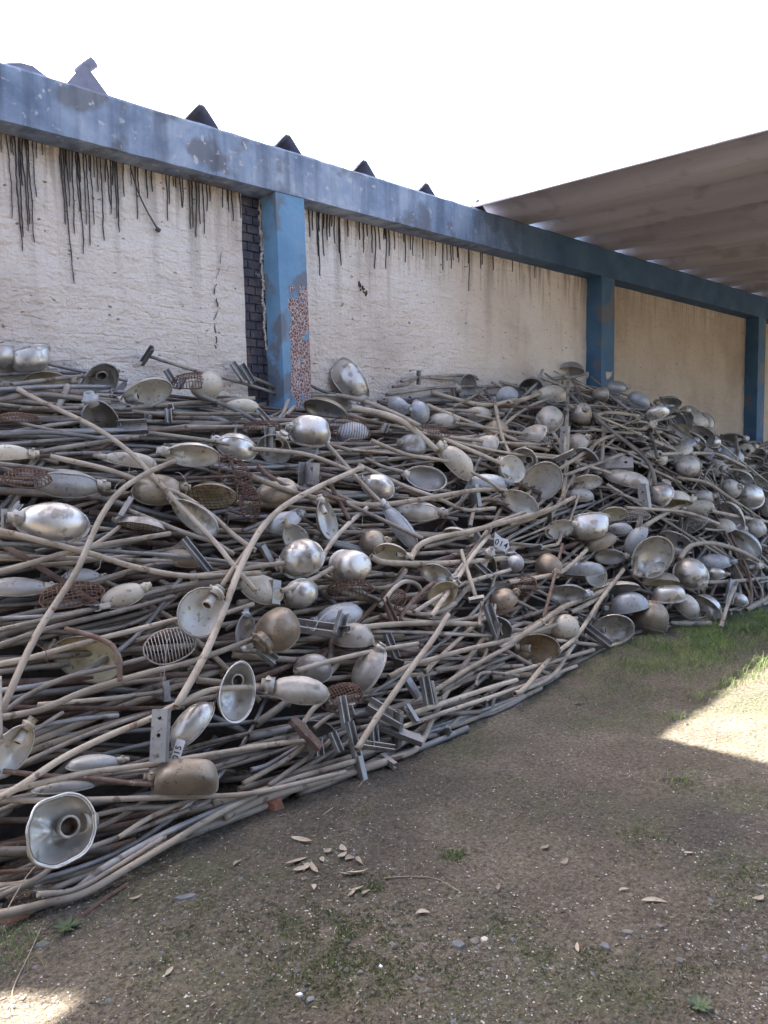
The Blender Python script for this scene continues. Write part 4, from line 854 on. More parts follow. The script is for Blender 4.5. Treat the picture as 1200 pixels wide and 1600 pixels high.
 (1017,968,58,58,100,28,60,.85,.0,1,0,.04,'brown','brown_in','noneck','.1','brownish ball shaped head resting in the grass'),
 (881,978,52,44,195,28,60,.55,.15,1,8,.02,'cream','white_in','','.14','fluted cream head pointing left at the heap foot'),
 (840,1012,66,48,175,160,100,.35,.05,1,0,.02,'brown','brown_in','socket','.12','brown open reflector with a white socket, lowest at the heap foot'),
 (1153,936,30,22,160,40,80,.6,.0,1,0,.03,'alu','silver_in','','.08','shiny small head low at the right by the grass'),
 (437,980,72,66,225,25,60,.7,.05,.9,0,.06,'brown','silver_in','thick','.2','dented golden egg shaped head on a thick neck at lower centre'),
 (473,930,58,50,0,35,-40,.5,.1,1,0,.03,'alu','silver_in','noneck','.06','shiny head tucked just under the bright dented bowl'),
 (528,960,76,44,200,40,100,.45,.1,1,2,.03,'bluegrey','white_in','','.05','blue grey domed head behind the level arm with a plate'),
 (552,992,66,48,180,65,90,.6,.1,1,0,.03,'alu_dull','yellow_in','grille rusty noneck','.08','cream dome opening downwards over a rusty guard'),
 (468,1075,94,50,175,35,80,.5,.22,1,6,.03,'alu_dull','white_in','thick','.24','large fluted leaf shaped head pointing right at lower centre'),
 (572,1045,74,54,55,62,150,.5,.05,1,0,.02,'alu_dull','silver_in','flange','.06','large grey dome on edge with its rim facing right at lower centre'),
 (490,1042,60,48,0,30,80,.6,.0,1,0,.02,'grey','grey','noneck','.0','dull purple grey ball head behind the fluted leaf head'),
 (785,935,46,38,30,40,110,.5,.0,1,0,.05,'brown','white_in','','.08','dented beige head left of the rusty thin guard'),
 (313,957,80,74,50,160,200,.3,.1,1,0,.02,'alu_dull','white_in','socket','.2','round white open face with a yellow stain and a white socket'),
 (365,1082,90,62,75,148,190,.5,.15,1,0,.04,'alu','silver_in','hole flange noneck','.16','tall silver open head with a dark round hole beside the fluted leaf head'),
 (296,1128,84,50,50,52,140,.5,.1,1,0,.015,'alu','silver_in','flange noneck','.1','smooth silver dome leaning right of the drilled bracket'),
 (14,1172,86,60,60,150,150,.35,.1,1,0,.12,'cream','white_in','socket','.16','torn white shade with a socket at the left edge'),
 (147,1190,80,34,20,60,90,.5,.3,1,0,.02,'grey','grey','','.05','dull grey leaf head deep behind the tan arm at lower left'),
 (100,1228,90,26,20,60,90,.5,.3,1,0,.02,'grey','grey','noneck','.02','long dark leaf head above the level arm at lower left'),
 (291,1213,100,50,182,35,85,.8,.0,.5,0,.015,'brown','silver_in','box','.16','golden brown canister shaped head at lower left'),
 (84,1298,112,98,15,146,190,.55,.05,.8,0,.17,'alu','silver_in','hole flange','.2','crumpled open silver head with a round hole, lowest at the left'),
 (382,990,60,36,80,145,200,.45,.1,1,0,.02,'bluegrey','silver_in','','.04','dim bluish open head left of the dented egg shaped head'),
 (283,870,70,34,170,50,80,.5,.1,1,0,.03,'brown','brown_in','grille rusty noneck','.0','dark rusty head buried left of the bright dented bowl'),
 (130,900,60,34,10,50,80,.5,.2,1,0,.03,'grey','grey','','-.02','dim grey head buried above the rusty oval guard'),
 (690,655,44,26,0,50,90,.5,.1,1,0,.02,'alu_dull','white_in','','.02','small dull head right of the small bell heads'),
 (745,645,46,26,190,50,90,.5,.1,1,0,.02,'alu_dull','white_in','','.02','dull cream head beneath the sagging tan arm'),
]
hero_px = []
def make_lamp(px, py, Lp, Wp, th, e, ph, hr, tp, sq, fl, dn, mo, mi, ex, lift, label, seed, group=HG, dsurf=None):
    mw, d = frame(px, py, th, e, ph, lift, dsurf)
    Lm, Wm = Lp*d/F, Wp*d/F; ex = ex.split(); Hm = min(Lm, Wm)*hr
    # keep the middle of the dome over the picked point
    mw = mw @ Matrix.Translation((-.0, 0, -Hm*.35))
    root = empty('street_lamp', mw); tag(root, label, 'street lamp', group)
    for (nm, mb, ms) in lamp_parts(Lm, Wm, Hm, 'bowl', M[mo], M[mi], seed, tp, sq, fl, dn, ex):
        o = mb.build(nm, ms); o.parent = root
    hero_px.append((px, py, max(Lp, Wp)/2)); return root
LAMPOBJ = {}
for i, a in enumerate(LAMPS):
    a = list(a); a[15] = float(a[15]); LAMPOBJ[a[16]] = make_lamp(*a, seed=i+11)
# heads still fixed to their arm: the arm is a part of the lamp
PAIRS = [('pale open oval head with a socket','thin level arm directly below') ,('bright dented bowl head','tan arm leading to the bright dented'),('dented golden egg','long tan arm running from the left edge up'),
 ('large fluted leaf shaped','thick tan arm bent level'),('pale trough shaped','thick tan arm holding the pale trough'),('golden brown canister','brownish arm leading to the canister'),('grey oval open head','short arm leading to the grey oval'),
 ('bluish pointed head','arm sloping down right to the bluish'),('cream bell shaped head pointing','short arm leading right from the cream bell'),('beige brown leaf head','arm leading up to the beige leaf'),
 ('cream ribbed head over','arm leading to the cream ribbed head'),('long grey box head','short grey arm leading to the long'),('crumpled open silver head','neck pipe leading right'),('cream leaf head lying level','tan arm holding the cream leaf'),
 ('bright fluted bowl with a glowing','stout level arm right')]
bpy.context.view_layer.update()
for (a, b) in PAIRS[1:]:
    la = [v for k, v in LAMPOBJ.items() if k.startswith(a)]; pa = [v for k, v in PIPEOBJ.items() if k.startswith(b)]
    if not la or not pa: print('PAIR?', a, b); continue
    la, pa = la[0], pa[0]; pa.parent = la; pa.matrix_parent_inverse = la.matrix_world.inverted(); pa.name = 'arm'
    for k in ('label','category','group'): 
        if k in pa: del pa[k]
# ------------------------------------------------------------------ loose wire guards
GUARDS = [
 (298,600,62,36,200,60,90,.5,'rust',True,'loose rusty wire guard leaning on the squarish cream head at the crest'),
 (359,750,84,50,115,58,20,.7,'rust',True,'upright rusty mesh dome with bright gaps left of centre'),
 (384,786,64,44,100,60,20,.5,'rust',True,'dark red mesh dome just right of the upright rusty one'),
 (113,931,94,50,10,38,100,.35,'rust',True,'rusty oval wire guard lying flat at left'),
 (42,750,70,44,0,50,90,.35,'rust',True,'rusty wire guard left of the large grey ribbed head'),
 (265,1010,78,62,20,30,90,.25,'wire',False,'round guard of thin curved grey wires below the white face'),
 (546,672,66,44,0,45,70,.5,'rust',False,'barred wire guard right of the box shaped head'),
 (547,926,78,34,-5,58,100,.7,'rust',True,'rusty oval wire guard at centre under the bright fluted bowl'),
 (533,1092,70,52,30,40,90,.4,'rust',True,'dark round wire guard behind the steel angles at lower centre'),
 (834,690,50,24,0,50,90,.5,'wire',True,'grey wire guard half buried left of the upright bar'),
 (820,920,44,40,40,50,130,.5,'rust',True,'rusty broken wire guard left of the worn blue grey head'),
 (675,676,60,26,-20,55,90,.4,'rust',True,'rusty wire guard under the dented octagonal head'),
 (990,808,50,24,10,50,90,.4,'wire',True,'grey wire guard under the tan arm at right'),
 (1088,818,40,34,60,50,120,.4,'wire',False,'small thin wired guard below the cream leaf head'),
 (615,940,44,36,60,50,90,.5,'rust',True,'dark rusty guard right of the oval guard at centre'),
 (30,655,60,20,0,60,90,.5,'rust',True,'dim rusty wire guard in the upper left of the heap'),
 (410,668,60,22,0,60,90,.5,'rust',True,'dim rusty wire guard left of the box shaped head'),
]
for i, (px,py,Lp,Wp,th,e,ph,hr,mk,mesh,lab) in enumerate(GUARDS):
    mw, d = frame(px, py, th, e, ph, .10); Lm, Wm = Lp*d/F, Wp*d/F
    mb = grille_mb(Lm, Wm, min(Lm,Wm)*hr, .1, mesh, .0023, 14 if mesh else 16, 9); o = mb.build('wire_cage', M[mk]); o.matrix_world = mw
    for v in o.data.vertices:
        v.co += Vector((0, 0, noise.noise(Vector(v.co)*9+Vector((i,0,0)))*.012))+Vector((noise.noise(Vector(v.co)*7+Vector((0,i,0)))*.010, 0, 0))
    tag(o, lab, 'wire cage', 'wire lamp guards in the heap')
# ------------------------------------------------------------------ brackets and steel angles
def channel(Lm, W, depth, holes, th=.005, flip=1):
    mb = MB(); mb2 = None
    # web with real holes, built as strips round octagonal openings
    n = len(holes); r_ = W*.13; xs = [-Lm/2]; 
    bm = bmesh.new()
    cells = [-Lm/2]+[(holes[i]+holes[i+1])/2*Lm for i in range(n-1)]+[Lm/2] if n else [-Lm/2, Lm/2]
    for i in range(len(cells)-1):
        x0, x1 = cells[i], cells[i+1]
        if not n: mb.box(((x0+x1)/2,0,0), (x1-x0,W,th)); continue
        cx = holes[i]*Lm; K = 16; inn = []; out = []
        for k in range(K):
            t = 2*math.pi*(k+.5)/K; dx, dy = math.cos(t), math.sin(t); inn.append((cx+r_*dx, r_*dy))
            hx = (x1-cx) if dx > 0 else (cx-x0); s = min(hx/abs(dx), (W/2)/abs(dy)); out.append((cx+dx*s, dy*s))
        # snap nearest outer point to the true corners
        for (qx,qy) in ((x0,-W/2),(x0,W/2),(x1,-W/2),(x1,W/2)):
            j = min(range(K), key=lambda a: (out[a][0]-qx)**2+(out[a][1]-qy)**2); out[j] = (qx,qy)
        vs = [(x,y,z) for z in (th/2,-th/2) for L_ in (inn,out) for (x,y) in L_]; fs = []
        for k in range(K):
            k2 = (k+1)%K; fs += [(k,K+k,K+k2,k2),(2*K+k,2*K+k2,3*K+k2,3*K+k),(k,k2,2*K+k2,2*K+k),(K+k,3*K+k,3*K+k2,K+k2)]
        mb.add(vs, fs, 0, False)
    for s in (-1,1): mb.box((0, s*(W/2-th/2), flip*(-depth/2-th/2-.0003)), (Lm, th, depth))
    return mb
# px, py, length px, width px, angle of the long side, tilt, lean, holes, material, lift, label
BR = [
 (248,1149,80,25,92,20,180,[-.38,.0,.33],'brk',.24,'upright drilled steel bracket beside the small white number tag'),
 (372,582,34,10,125,30,30,[-.3],'brk',.04,'dark drilled bracket pointing up left under the blue column'),
 (385,585,34,10,120,30,30,[-.3],'brk',.06,'dark drilled bracket just right of its twin under the blue column'),
 (265,590,26,9,118,40,30,[],'brk',.05,'dark plate left of the loose guard on the crest'),
 (283,597,28,9,48,40,30,[],'brk',.06,'small grey plate slanting right in front of the loose guard'),
 (172,590,45,8,66,30,30,[],'brk',.06,'thin grey plate slanting on the crest left of the pale open head'),
 (262,650,22,9,85,30,30,[-.2],'brk',.1,'short upright plate under the pale open head'),
 (207,670,44,20,5,30,90,[],'brk',.04,'grey sheet flange between the level arms at left'),
 (305,868,64,11,128,40,40,[],'brk',.12,'steel angle slanting down right below the two crossing arms'),
 (20,800,40,9,45,40,30,[],'brk',.08,'pale angle piece above the shiny oval head neck'),
 (8,810,30,7,92,40,0,[],'brk',.08,'short upright flat at the left edge beside the angle piece'),
 (446,608,36,13,120,40,40,[-.3],'brk',.05,'dark bracket at the foot of the crackled column'),
 (424,690,44,14,90,30,180,[],'brk',.1,'upright grey plate left of the box shaped head'),
 (414,655,40,9,-45,30,30,[],'brk',.03,'slanting plate under the blue column foot'),
 (487,740,34,28,85,35,180,[.2],'brk',.1,'square grey bracket with a round hole left of centre'),
 (478,587,26,6,90,30,180,[],'brk',.03,'dark upright stub in front of the crackled column'),
 (655,590,22,6,90,30,180,[],'brk',.03,'dark upright stub at the crest right of centre'),
 (745,775,36,14,-75,40,180,[],'brk',.1,'pale square bracket left of the ringed reflector'),
 (600,668,14,10,60,30,0,[],'brk',.1,'small bracket left of the small bell shaped head'),
 (880,697,62,13,88,28,180,[-.4,.1,.35],'brk',.17,'upright drilled plate on the right shoulder of the heap'),
 (1087,698,60,16,-32,35,60,[-.4,-.1,.2,.4],'brk',.1,'long drilled plate sloping down right beside the wall'),
 (1068,685,60,14,-38,35,60,[-.3,.2],'alu_dull',.06,'pale drilled plate sloping beside the longer one'),
 (960,723,56,20,3,35,90,[-.35,.3],'brk',.06,'level drilled channel above the long grey box head'),
 (1005,778,44,15,-80,30,180,[-.2,.1,.35],'brk',.14,'upright drilled bracket left of the dented whitish bowl'),
 (1140,925,40,12,65,35,20,[],'brk',.12,'slanting plate at the grass near the right'),
 (480,1144,64,14,-43,45,45,[],'pipe_rust',.2,'thick rusty brown angle lying below the leaf shaped head'),
 (535,1113,50,13,-78,40,10,[],'brk',.22,'pale steel angle standing right of the leaf shaped head'),
 (550,1155,54,12,-72,40,10,[],'brk',.2,'steel angle standing lower beside the leaning flat bar'),
 (523,1160,32,12,-62,40,20,[],'brk',.18,'short steel angle standing left of its taller neighbours'),
 (495,1168,26,14,-80,35,10,[],'brk',.14,'small upright plate behind the short steel angle'),
 (625,1142,78,15,-20,50,70,[],'brk',.08,'long steel angle on the ground in the lower middle'),
 (600,1118,60,20,-28,45,60,[],'brk',.08,'dark wide steel angle above the long one on the ground'),
 (583,1150,34,12,-88,40,10,[],'brk',.12,'upright angle beside the foot of the leaning flat bar'),
 (590,1182,54,12,-5,50,80,[],'brk',.1,'level steel angle by the foot of the leaning flat bar'),
 (664,1080,44,14,-80,40,10,[],'brk',.16,'steel angle holding the rising tan arm in the lower middle'),
 (645,1072,40,12,-55,40,30,[],'brk',.1,'small angle left of the one holding the rising arm'),
 (767,970,52,14,-70,40,15,[],'brk',.16,'steel angle on the end of the level thin arm'),
 (755,893,36,11,-38,40,40,[],'brk',.14,'short plate crossing the steep pipes below the tag'),
 (530,975,40,16,60,40,20,[],'brk',.15,'plate in front of the blue grey domed head'),
 (415,1025,36,16,-30,40,40,[],'brk',.08,'torn grey clamp left under the egg shaped head'),
 (432,925,38,16,80,40,10,[],'brk',.06,'dark plate between the two bright bowls'),
 (490,985,70,20,-5,50,80,[],'brk',.03,'dim channel behind the egg shaped head'),
 (925,990,66,13,-38,45,50,[],'brk',.1,'steel angle between the fluted cream head and the grass'),
 (610,1010,40,12,-68,40,20,[],'brk',.08,'dark angle standing in the centre of the heap'),
 (607,955,44,11,-62,40,20,[],'pipe_rust',.1,'rusty angle left of the hook shaped pipe'),
 (418,865,30,10,-55,40,20,[],'brk',.1,'dark clamp on the arm of the bright dented bowl'),
]
for i, (px,py,Lp,Wp,th,e,ph,holes,mk,lift,lab) in enumerate(BR):
    mw, d = frame(px, py, th, e, ph, lift); Lm, Wm = Lp*d/F, Wp*d/F
    o = channel(Lm, Wm, Wm*.55, holes, flip=(1 if i in (0,19,22,23) or i%5==0 else -1)).build('steel_channel', M[mk]); o.matrix_world = mw; tag(o, lab, 'bracket', 'loose mounting brackets and steel angles')
    o.data.transform(Matrix.Scale(1,4))
# ------------------------------------------------------------------ number tags
def number_tag(px, py, Lp, Wp, th, txt, lift, lab, outline, tilt, lean, string=None, tsize=.6, toff=(0,0)):
    mw, d = frame(px, py, th, tilt, lean, lift); k = d/F
    root = empty('number_tag', mw); tag(root, lab, 'tag')
    vs = [(x*Lp*k, y*Wp*k, z) for z in (.0008,-.0008) for (x,y) in outline]; n = len(outline); mb = MB()
    mb.add(vs, [tuple(range(n)), tuple(range(2*n-1,n-1,-1))]+[(i,n+i,n+(i+1)%n,(i+1)%n) for i in range(n)], 0, False)
    o = mb.build('card', M['tagw']); o.parent = root
    cu = bpy.data.curves.new('digits', 'FONT'); cu.body = txt; cu.size = Wp*k*tsize; cu.align_x = 'CENTER'; cu.align_y = 'CENTER'; cu.extrude = .0004; cu.offset = .0006; cu.space_character = 1.15
    t = bpy.data.objects.new('digits', cu); COL.objects.link(t); t.data.materials.append(M['black']); t.parent = root; t.location = (toff[0]*Lp*k, toff[1]*Wp*k, .0014)
    dg = bpy.context.evaluated_depsgraph_get(); me = bpy.data.meshes.new_from_object(t.evaluated_get(dg)); loc = t.location.copy()
    bpy.data.objects.remove(t); t = bpy.data.objects.new('digits', me); COL.objects.link(t); t.parent = root; t.location = loc
    if string:
        inv = mw.inverted(); mb = MB(); mb.tube([inv @ (CAM+ray(*p)*(d-.012)) for p in string], .0012, 5); s = mb.build('string', M['tagw']); s.parent = root
    return root
number_tag(782,849,30,21,-22,'014',.26,'white shield shaped paper tag reading 014 hung on an arm right of centre',[(-.48,.62),(-.05,.42),(.30,.48),(.52,-.02),(.40,-.45),(-.02,-.45),(-.30,-.30)],12,200,[(767,821),(768,832)],.62,(.05,-.02))
number_tag(277,1176,40,14,76,'015',.20,'small white plate reading 015 set upright beside the drilled bracket',[(-.5,-.5),(-.5,.5),(.5,.5),(.5,-.5)],12,200,None,.92,(.0,0))
# ------------------------------------------------------------------ the rest of the heap: pipes nobody could list, in the order they lie
def near_hero(p, k=.75):
    v = p-CAM; d = v.dot(FW)
    if d < .3: return False
    px = 600+F*v.dot(RT)/d; py = 800-F*v.dot(UP)/d
    return any(abs(px-a) < r_*k and abs(py-b) < r_*k*.9 for a, b, r_ in hero_px)
def inview(p, m=40):
    v = p-CAM; d = v.dot(FW)
    if d < .3: return False
    px = 600+F*v.dot(RT)/d; py = 800-F*v.dot(UP)/d
    return -m < px < 1200+m and -m < py < 1600+m
def heap_pipe(rg, depth, x=None, y=None, flat=1.):
    if x is None: x = rg.uniform(-1.2, 15)
    y0 = lerp_table(TOE, x)
    if y is None: y = y0+(YP-.15-y0)*rg.random()**.9
    ln = rg.choice([.8,1.4,1.9,2.3,2.8]) * rg.uniform(.85,1.15)
    far = max(0, min(1, (x-4.5)/3.0)); sp = 9+30*far
    al = rg.gauss(-4+8*far, sp*flat); 
    if rg.random() < .12+.2*far: al = rg.uniform(-75, 75); ln *= .6
    al = R(al)
    eps = .25; h0 = hs(x, y); sy = (hs(x, y+eps)-hs(x, y-eps))/(2*eps); sx = (hs(x+eps*2, y)-hs(x-eps*2, y))/(4*eps)
    ty = Vector((0, 1, sy)).normalized(); tx = Vector((1, 0, sx*.7)).normalized(); nrm = tx.cross(ty).normalized()
    d = tx*math.cos(al)+ty*math.sin(al); side = nrm.cross(d)
    bow = rg.gauss(0, .028)*ln; hook = 0
    n = 6; P = []
    hk = rg.random()
    for i in range(n+1):
        t = i/n-.5; q = Vector((x, y, h0))+d*(t*ln)+side*(bow*(t*t*4-.5))
        if hk < .24 and t > .1: q += side*(((t-.1)**2)*ln*1.5*(1 if hk < .12 else -1)) 
        P.append(q)
    ex = max(p.z-max(hs(p.x, min(p.y, YP-.1)),0) for p in P); me = sum(p.z-hs(p.x, min(p.y, YP-.1)) for p in P)/len(P)
    sh = .6*ex+.4*me
    rad = rg.choice([.010,.011,.012,.014,.015,.016,.019])
    for p in P:
        p -= nrm*0; p.z -= sh; q = p-nrm*depth; p[:] = q
        if p.y > YP-.04: p.y = YP-.04-rg.random()*.02
        if p.z < rad: p.z = rad+.001
        yt = lerp_table(TOE, p.x)-.03
        if p.y < yt: p.y = yt
    return P, rad
rg = random.Random(21)
LM = [(25,562,'the two round heads on the crest'),(228,612,'the pale open head on the left crest'),(235,560,'the thin arm propped on the wall'),(300,708,'the open head with a white socket'),(105,752,'the big grey ribbed head'),(85,812,'the shiny oval head'),
 (365,755,'the rusty mesh domes'),(113,931,'the rusty oval cage'),(313,957,'the round white face'),(437,980,'the golden egg shaped head'),(468,1075,'the fluted leaf shaped head'),(365,1082,'the tall silver head'),(248,1149,'the drilled upright bracket'),
 (292,1213,'the canister shaped head'),(84,1298,'the crumpled open head'),(20,1170,'the torn white shade'),(486,671,'the box shaped head'),(445,600,'the crackled column foot'),(543,597,'the two part crest head'),(469,868,'the bright dented bowl'),(550,885,'the glowing fluted bowl'),
 (665,750,'the grey oval open head'),(715,720,'the pale trough head'),(653,796,'the ribbed leaf head'),(782,849,'the paper tag'),(847,752,'the wide cream reflector'),(893,573,'the dome on the peak'),(882,650,'the upright bar on the peak'),(920,823,'the shiny deep bowl'),
 (1024,645,'the mirror bright cone'),(1073,730,'the beige ball head'),(1173,773,'the fluted head at the edge'),(1017,868,'the large open reflector'),(1080,893,'the round fluted head'),(1017,968,'the brownish ball in the grass'),(956,981,'the silver reflector at the grass'),
 (840,1012,'the brown open reflector'),(617,1080,'the leaning flat bar'),(540,1130,'the steel angles at the foot'),(692,927,'the greenish oval reflector'),(780,960,'the short steel angle'),(1100,690,'the drilled plates by the wall'),(1168,847,'the tilted bowl at the edge'),(660,600,'the dark stub on the crest'),(572,1045,'the grey dome on edge'),(700,1080,'the hooked thin pipe')]
USED = set()
def place_label(px, py, look, noun):
    """look + where it lies next to a thing one can find"""
    for (d2, lx, ly, nm) in sorted(((a-px)**2+(b-py)**2, a, b, c) for a, b, c in LM)[:5]:
        dx, dy = px-lx, py-ly; far = 'close ' if d2 < 45**2 else ''
        if abs(dx) > 1.8*abs(dy): rel = 'right of' if dx > 0 else 'left of'
        elif abs(dy) > 1.8*abs(dx): rel = 'below' if dy > 0 else 'above'
        else: rel = ('lower' if dy > 0 else 'upper')+(' right of' if dx > 0 else ' left of')
        for extra in (far,):
            s_ = f'{look} {noun} {extra}{rel} {nm}'
            if s_ not in USED and len(s_.split()) <= 16: USED.add(s_); return s_
    return None
def pix(p):
    v = p-CAM; d = v.dot(FW); return 600+F*v.dot(RT)/d, 800-F*v.dot(UP)/d
# 180 that lie on top and can be told apart as things
KS = ['pipe']*5+['pipe_blue']*2+['pipe_tan']*5+['pipe_rust']
zones = [(-.5,2.6,'grey pipe packed level with others in the left third of the heap'),(2.6,5.2,'bare pipe stacked among others in the middle of the heap'),(5.2,8.6,'bare pipe tangled between lamp heads right of the middle'),(8.6,14.5,'thin pipe tangled in the far right end of the heap')]
cnt = 0; tries = 0
while cnt < 175 and tries < 6000:
    tries += 1
    z = zones[[0,0,1,1,1,2,2,2,2,3][cnt % 10]]; x = rg.uniform(z[0], z[1]); P, rad = heap_pipe(rg, rad_depth := rg.uniform(-.01,.035)-(.06 if x > 5.2 else 0), x)
    mid = P[len(P)//2]
    if not inview(mid) or sum(near_hero(p, .8) for p in spline(P, 3)) > (1 if x < 5.2 else 4): continue
    br = None
    if rg.random() < .25: br = [(rg.choice([0,1]), rg.uniform(.12,.2))]
    mk = rg.choice(KS)
    g = 'bare pipes in one part of the heap'
    a_, b_ = pix(P[0]), pix(P[-1]); 
    if a_[0] > b_[0]: a_, b_ = b_, a_
    sl_ = (a_[1]-b_[1])/max(1, b_[0]-a_[0]); way = 'steeply rising' if sl_ > .6 else 'rising' if sl_ > .15 else 'steeply falling' if sl_ < -.6 else 'falling' if sl_ < -.15 else 'level'
    thick = 'thick ' if rad > .0175 else 'thin ' if rad < .0125 else ''
    lab = place_label(*pix(mid), f"{thick}{dict(pipe='grey',pipe_blue='bluish grey',pipe_tan='tan',pipe_rust='rusty brown')[mk]} {way}", 'pipe with plate end' if br else 'bare pipe')
    make_pipe(P, rad, M[mk], lab or z[2], 9, br, group=z[2].replace('grey pipe','grey pipes').replace('bare pipe','bare pipes').replace('thin pipe','thin pipes'))
    cnt += 1
# everything beneath, one mass
mb = MB()
KM = ['pipe','pipe_blue','pipe_tan','pipe_rust']
for layer, (dep, num) in enumerate([(.055,560),(.13,460),(.22,360),(.33,220),(.45,160)]):
    for k in range(num):
        x = rg.uniform(-1.2, 9.5) if rg.random() < .8 else rg.uniform(9, 17)
        if x < 5.4 and rg.random() < [.12,.5,.55,.3,.2][layer]: continue
        P, rad = heap_pipe(rg, dep+rg.uniform(-.03,.03), x, flat=1.+.3*layer)
        sq_ = rg.random() < .12; mb.tube(spline(P, 2), rad*1.05, 4 if sq_ else 7, rg.choice([0,0,0,0,1,1,2,2,3,3]), hollow=(layer < 2))
o = mb.build('pipe_mass', [M[k] for k in KM]); tag(o, 'dense mass of pipes filling the inside of the scrap heap', 'pipe mass', kind='stuff')
# dark sheet added under the pipes, closes the deep gaps so they stay dark
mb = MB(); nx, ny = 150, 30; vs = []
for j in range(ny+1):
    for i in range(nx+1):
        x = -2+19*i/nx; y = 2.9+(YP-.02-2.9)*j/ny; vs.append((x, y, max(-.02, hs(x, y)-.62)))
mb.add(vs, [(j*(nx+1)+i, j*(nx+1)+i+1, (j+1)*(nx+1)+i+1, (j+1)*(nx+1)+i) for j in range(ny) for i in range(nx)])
o = mb.build('gap_backing', mat('dark_gap_backing', [(.03,.025,.022),(.06,.045,.035)], .95, 0, 20, None, .8, 40, 0)); tag(o, 'added dark sheet closing the deep gaps inside the scrap heap', 'debris', kind='stuff')
# small half-buried heads, several kinds built once and copied
protos = []
KP = [('alu_dull','white_in','',0,.2),('bluegrey','grey','',3,.15),('cream','white_in','',0,.3),('alu','silver_in','flange',7,.0),('grey','grey','socket',0,.1),('brown','yellow_in','',2,.2),('alu_dull','silver_in','hole noneck flange',0,.0),('cream','white_in','socket',4,.1)]
for i, (mo, mi, ex, fl, tp) in enumerate(KP):
    protos.append(lamp_parts(.34, .24, .085, 'bowl', M[mo], M[mi], 300+i, tp, 1 if i % 3 else .85, fl, .02+.012*(i % 4), ex.split()))
pm = {}
LB = [(0,5.0,'half buried lamp head wedged among the pipes of the left and middle heap'),(5.0,8.6,'half buried lamp head jumbled with others in the right part of the heap'),(8.6,15,'small far lamp head in the low right end of the heap')]
cnt = 0; tries = 0; placed = []
while cnt < 48 and tries < 20000:
    tries += 1
    zi = [0,1,2,2,1,2][cnt % 6]; x = rg.uniform(max(.9,LB[zi][0]), LB[zi][1]); y0 = lerp_table(TOE, x); y = y0+.12+(YP-.35-y0)*rg.random()
    c = Vector((x, y, hs(x, y)))
    v = c-CAM; d = v.dot(FW); px = 600+F*v.dot(RT)/d; py = 800-F*v.dot(UP)/d
    if not (-10 < px < 1210) or abs(surf_depth(px, py)-d) > .5: continue
    if any(math.hypot(px-a, py-b) < r_*.75+ .1*F/d for a, b, r_ in hero_px) or any((c-q).length < .26 for q in placed): continue
    if zi == 0 and rg.random() < .5: continue
    placed.append(c.copy()); k = rg.randrange(len(KP)); s = rg.uniform(.75, 1.05)
    mw, _ = frame(px, py, rg.choice([180,0,200,160,30,-30,90,-60])+rg.uniform(-25,25), rg.choice([40,50,60,130,140,145,150,155]), rg.uniform(40,140), -.01 if zi == 0 else .03, d)
    mw = mw @ Matrix.Scale(s, 4) @ Matrix.Translation((0,0,-.03))
    LKS = ['dull silvery ribless','blue grey ribbed','plain cream','small shiny fluted','dull grey socketed','brown dusty','silvery holed','cream ribbed'][k]
    root = empty('street_lamp', mw); tag(root, place_label(px, py, LKS, 'lamp head half buried') or LB[zi][2], 'lamp head', LB[zi][2].replace('lamp head','lamp heads'))
    for j, (nm, b_, ms) in enumerate(protos[k]):
        if (k, j) not in pm: oo = b_.build(nm, ms); pm[(k, j)] = oo
        else: oo = pm[(k, j)].copy(); COL.objects.link(oo)
        oo.parent = root
    cnt += 1
print('small heads', cnt)
# ------------------------------------------------------------------ ground
def soil():
    m = mat('gritty_soil', [(.044,.037,.028),(.088,.074,.056),(.145,.125,.099)], .95, 0, 1.3, ((.34,.32,.29), .7), 1.0, 55, 0, spscale=110, spth=.67, detail=12)
    N = m.node_tree.nodes; L = m.node_tree.links; b = N['Principled BSDF']; tc = [n for n in N if n.type == 'TEX_COORD'][0]
    base = b.inputs['Base Color'].links[0].from_socket
    n = N.new('ShaderNodeTexNoise'); n.inputs['Scale'].default_value = 1.25; n.inputs['Detail'].default_value = 9; n.inputs['Roughness'].default_value = .68; L.new(tc.outputs['Object'], n.inputs['Vector'])
    r = N.new('ShaderNodeValToRGB'); r.color_ramp.elements[0].position = .49; r.color_ramp.elements[1].position = .62; r.color_ramp.elements[1].color = (.55,.55,.55,1); L.new(n.outputs[0], r.inputs[0])
    x = N.new('ShaderNodeMixRGB'); L.new(r.outputs[0], x.inputs[0]); L.new(base, x.inputs[1]); x.inputs[2].default_value = (.052,.064,.026,1)
    n = N.new('ShaderNodeTexNoise'); n.inputs['Scale'].default_value = 55; n.inputs['Detail'].default_value = 8; n.inputs['Roughness'].default_value = .78; L.new(tc.outputs['Object'], n.inputs['Vector'])
    r = N.new('ShaderNodeValToRGB'); r.color_ramp.elements[0].position = .38; r.color_ramp.elements[1].position = .62; r.color_ramp.elements[0].color = (.26,.25,.235,1); r.color_ramp.elements[1].color = (1.6,1.56,1.5,1); L.new(n.outputs[0], r.inputs[0])
    y = N.new('ShaderNodeMixRGB'); y.blend_type = 'MULTIPLY'; y.inputs[0].default_value = .9; L.new(x.outputs[0], y.inputs[1]); L.new(r.outputs[0], y.inputs[2]); L.new(y.outputs[0], b.inputs['Base Color'])
    for q_ in N:
        if q_.type == 'BUMP': q_.inputs['Distance'].default_value = .02
    return m
M['soil'] = soil()
def gz(x, y): return noise.fractal(Vector((x*1.1, y*1.1, 7)), 1, 2, 4)*.018+noise.fractal(Vector((x*9, y*9, 2)), 1, 2, 4)*.010 if -1 < x < 11 and -1 < y < 3.4 else 0
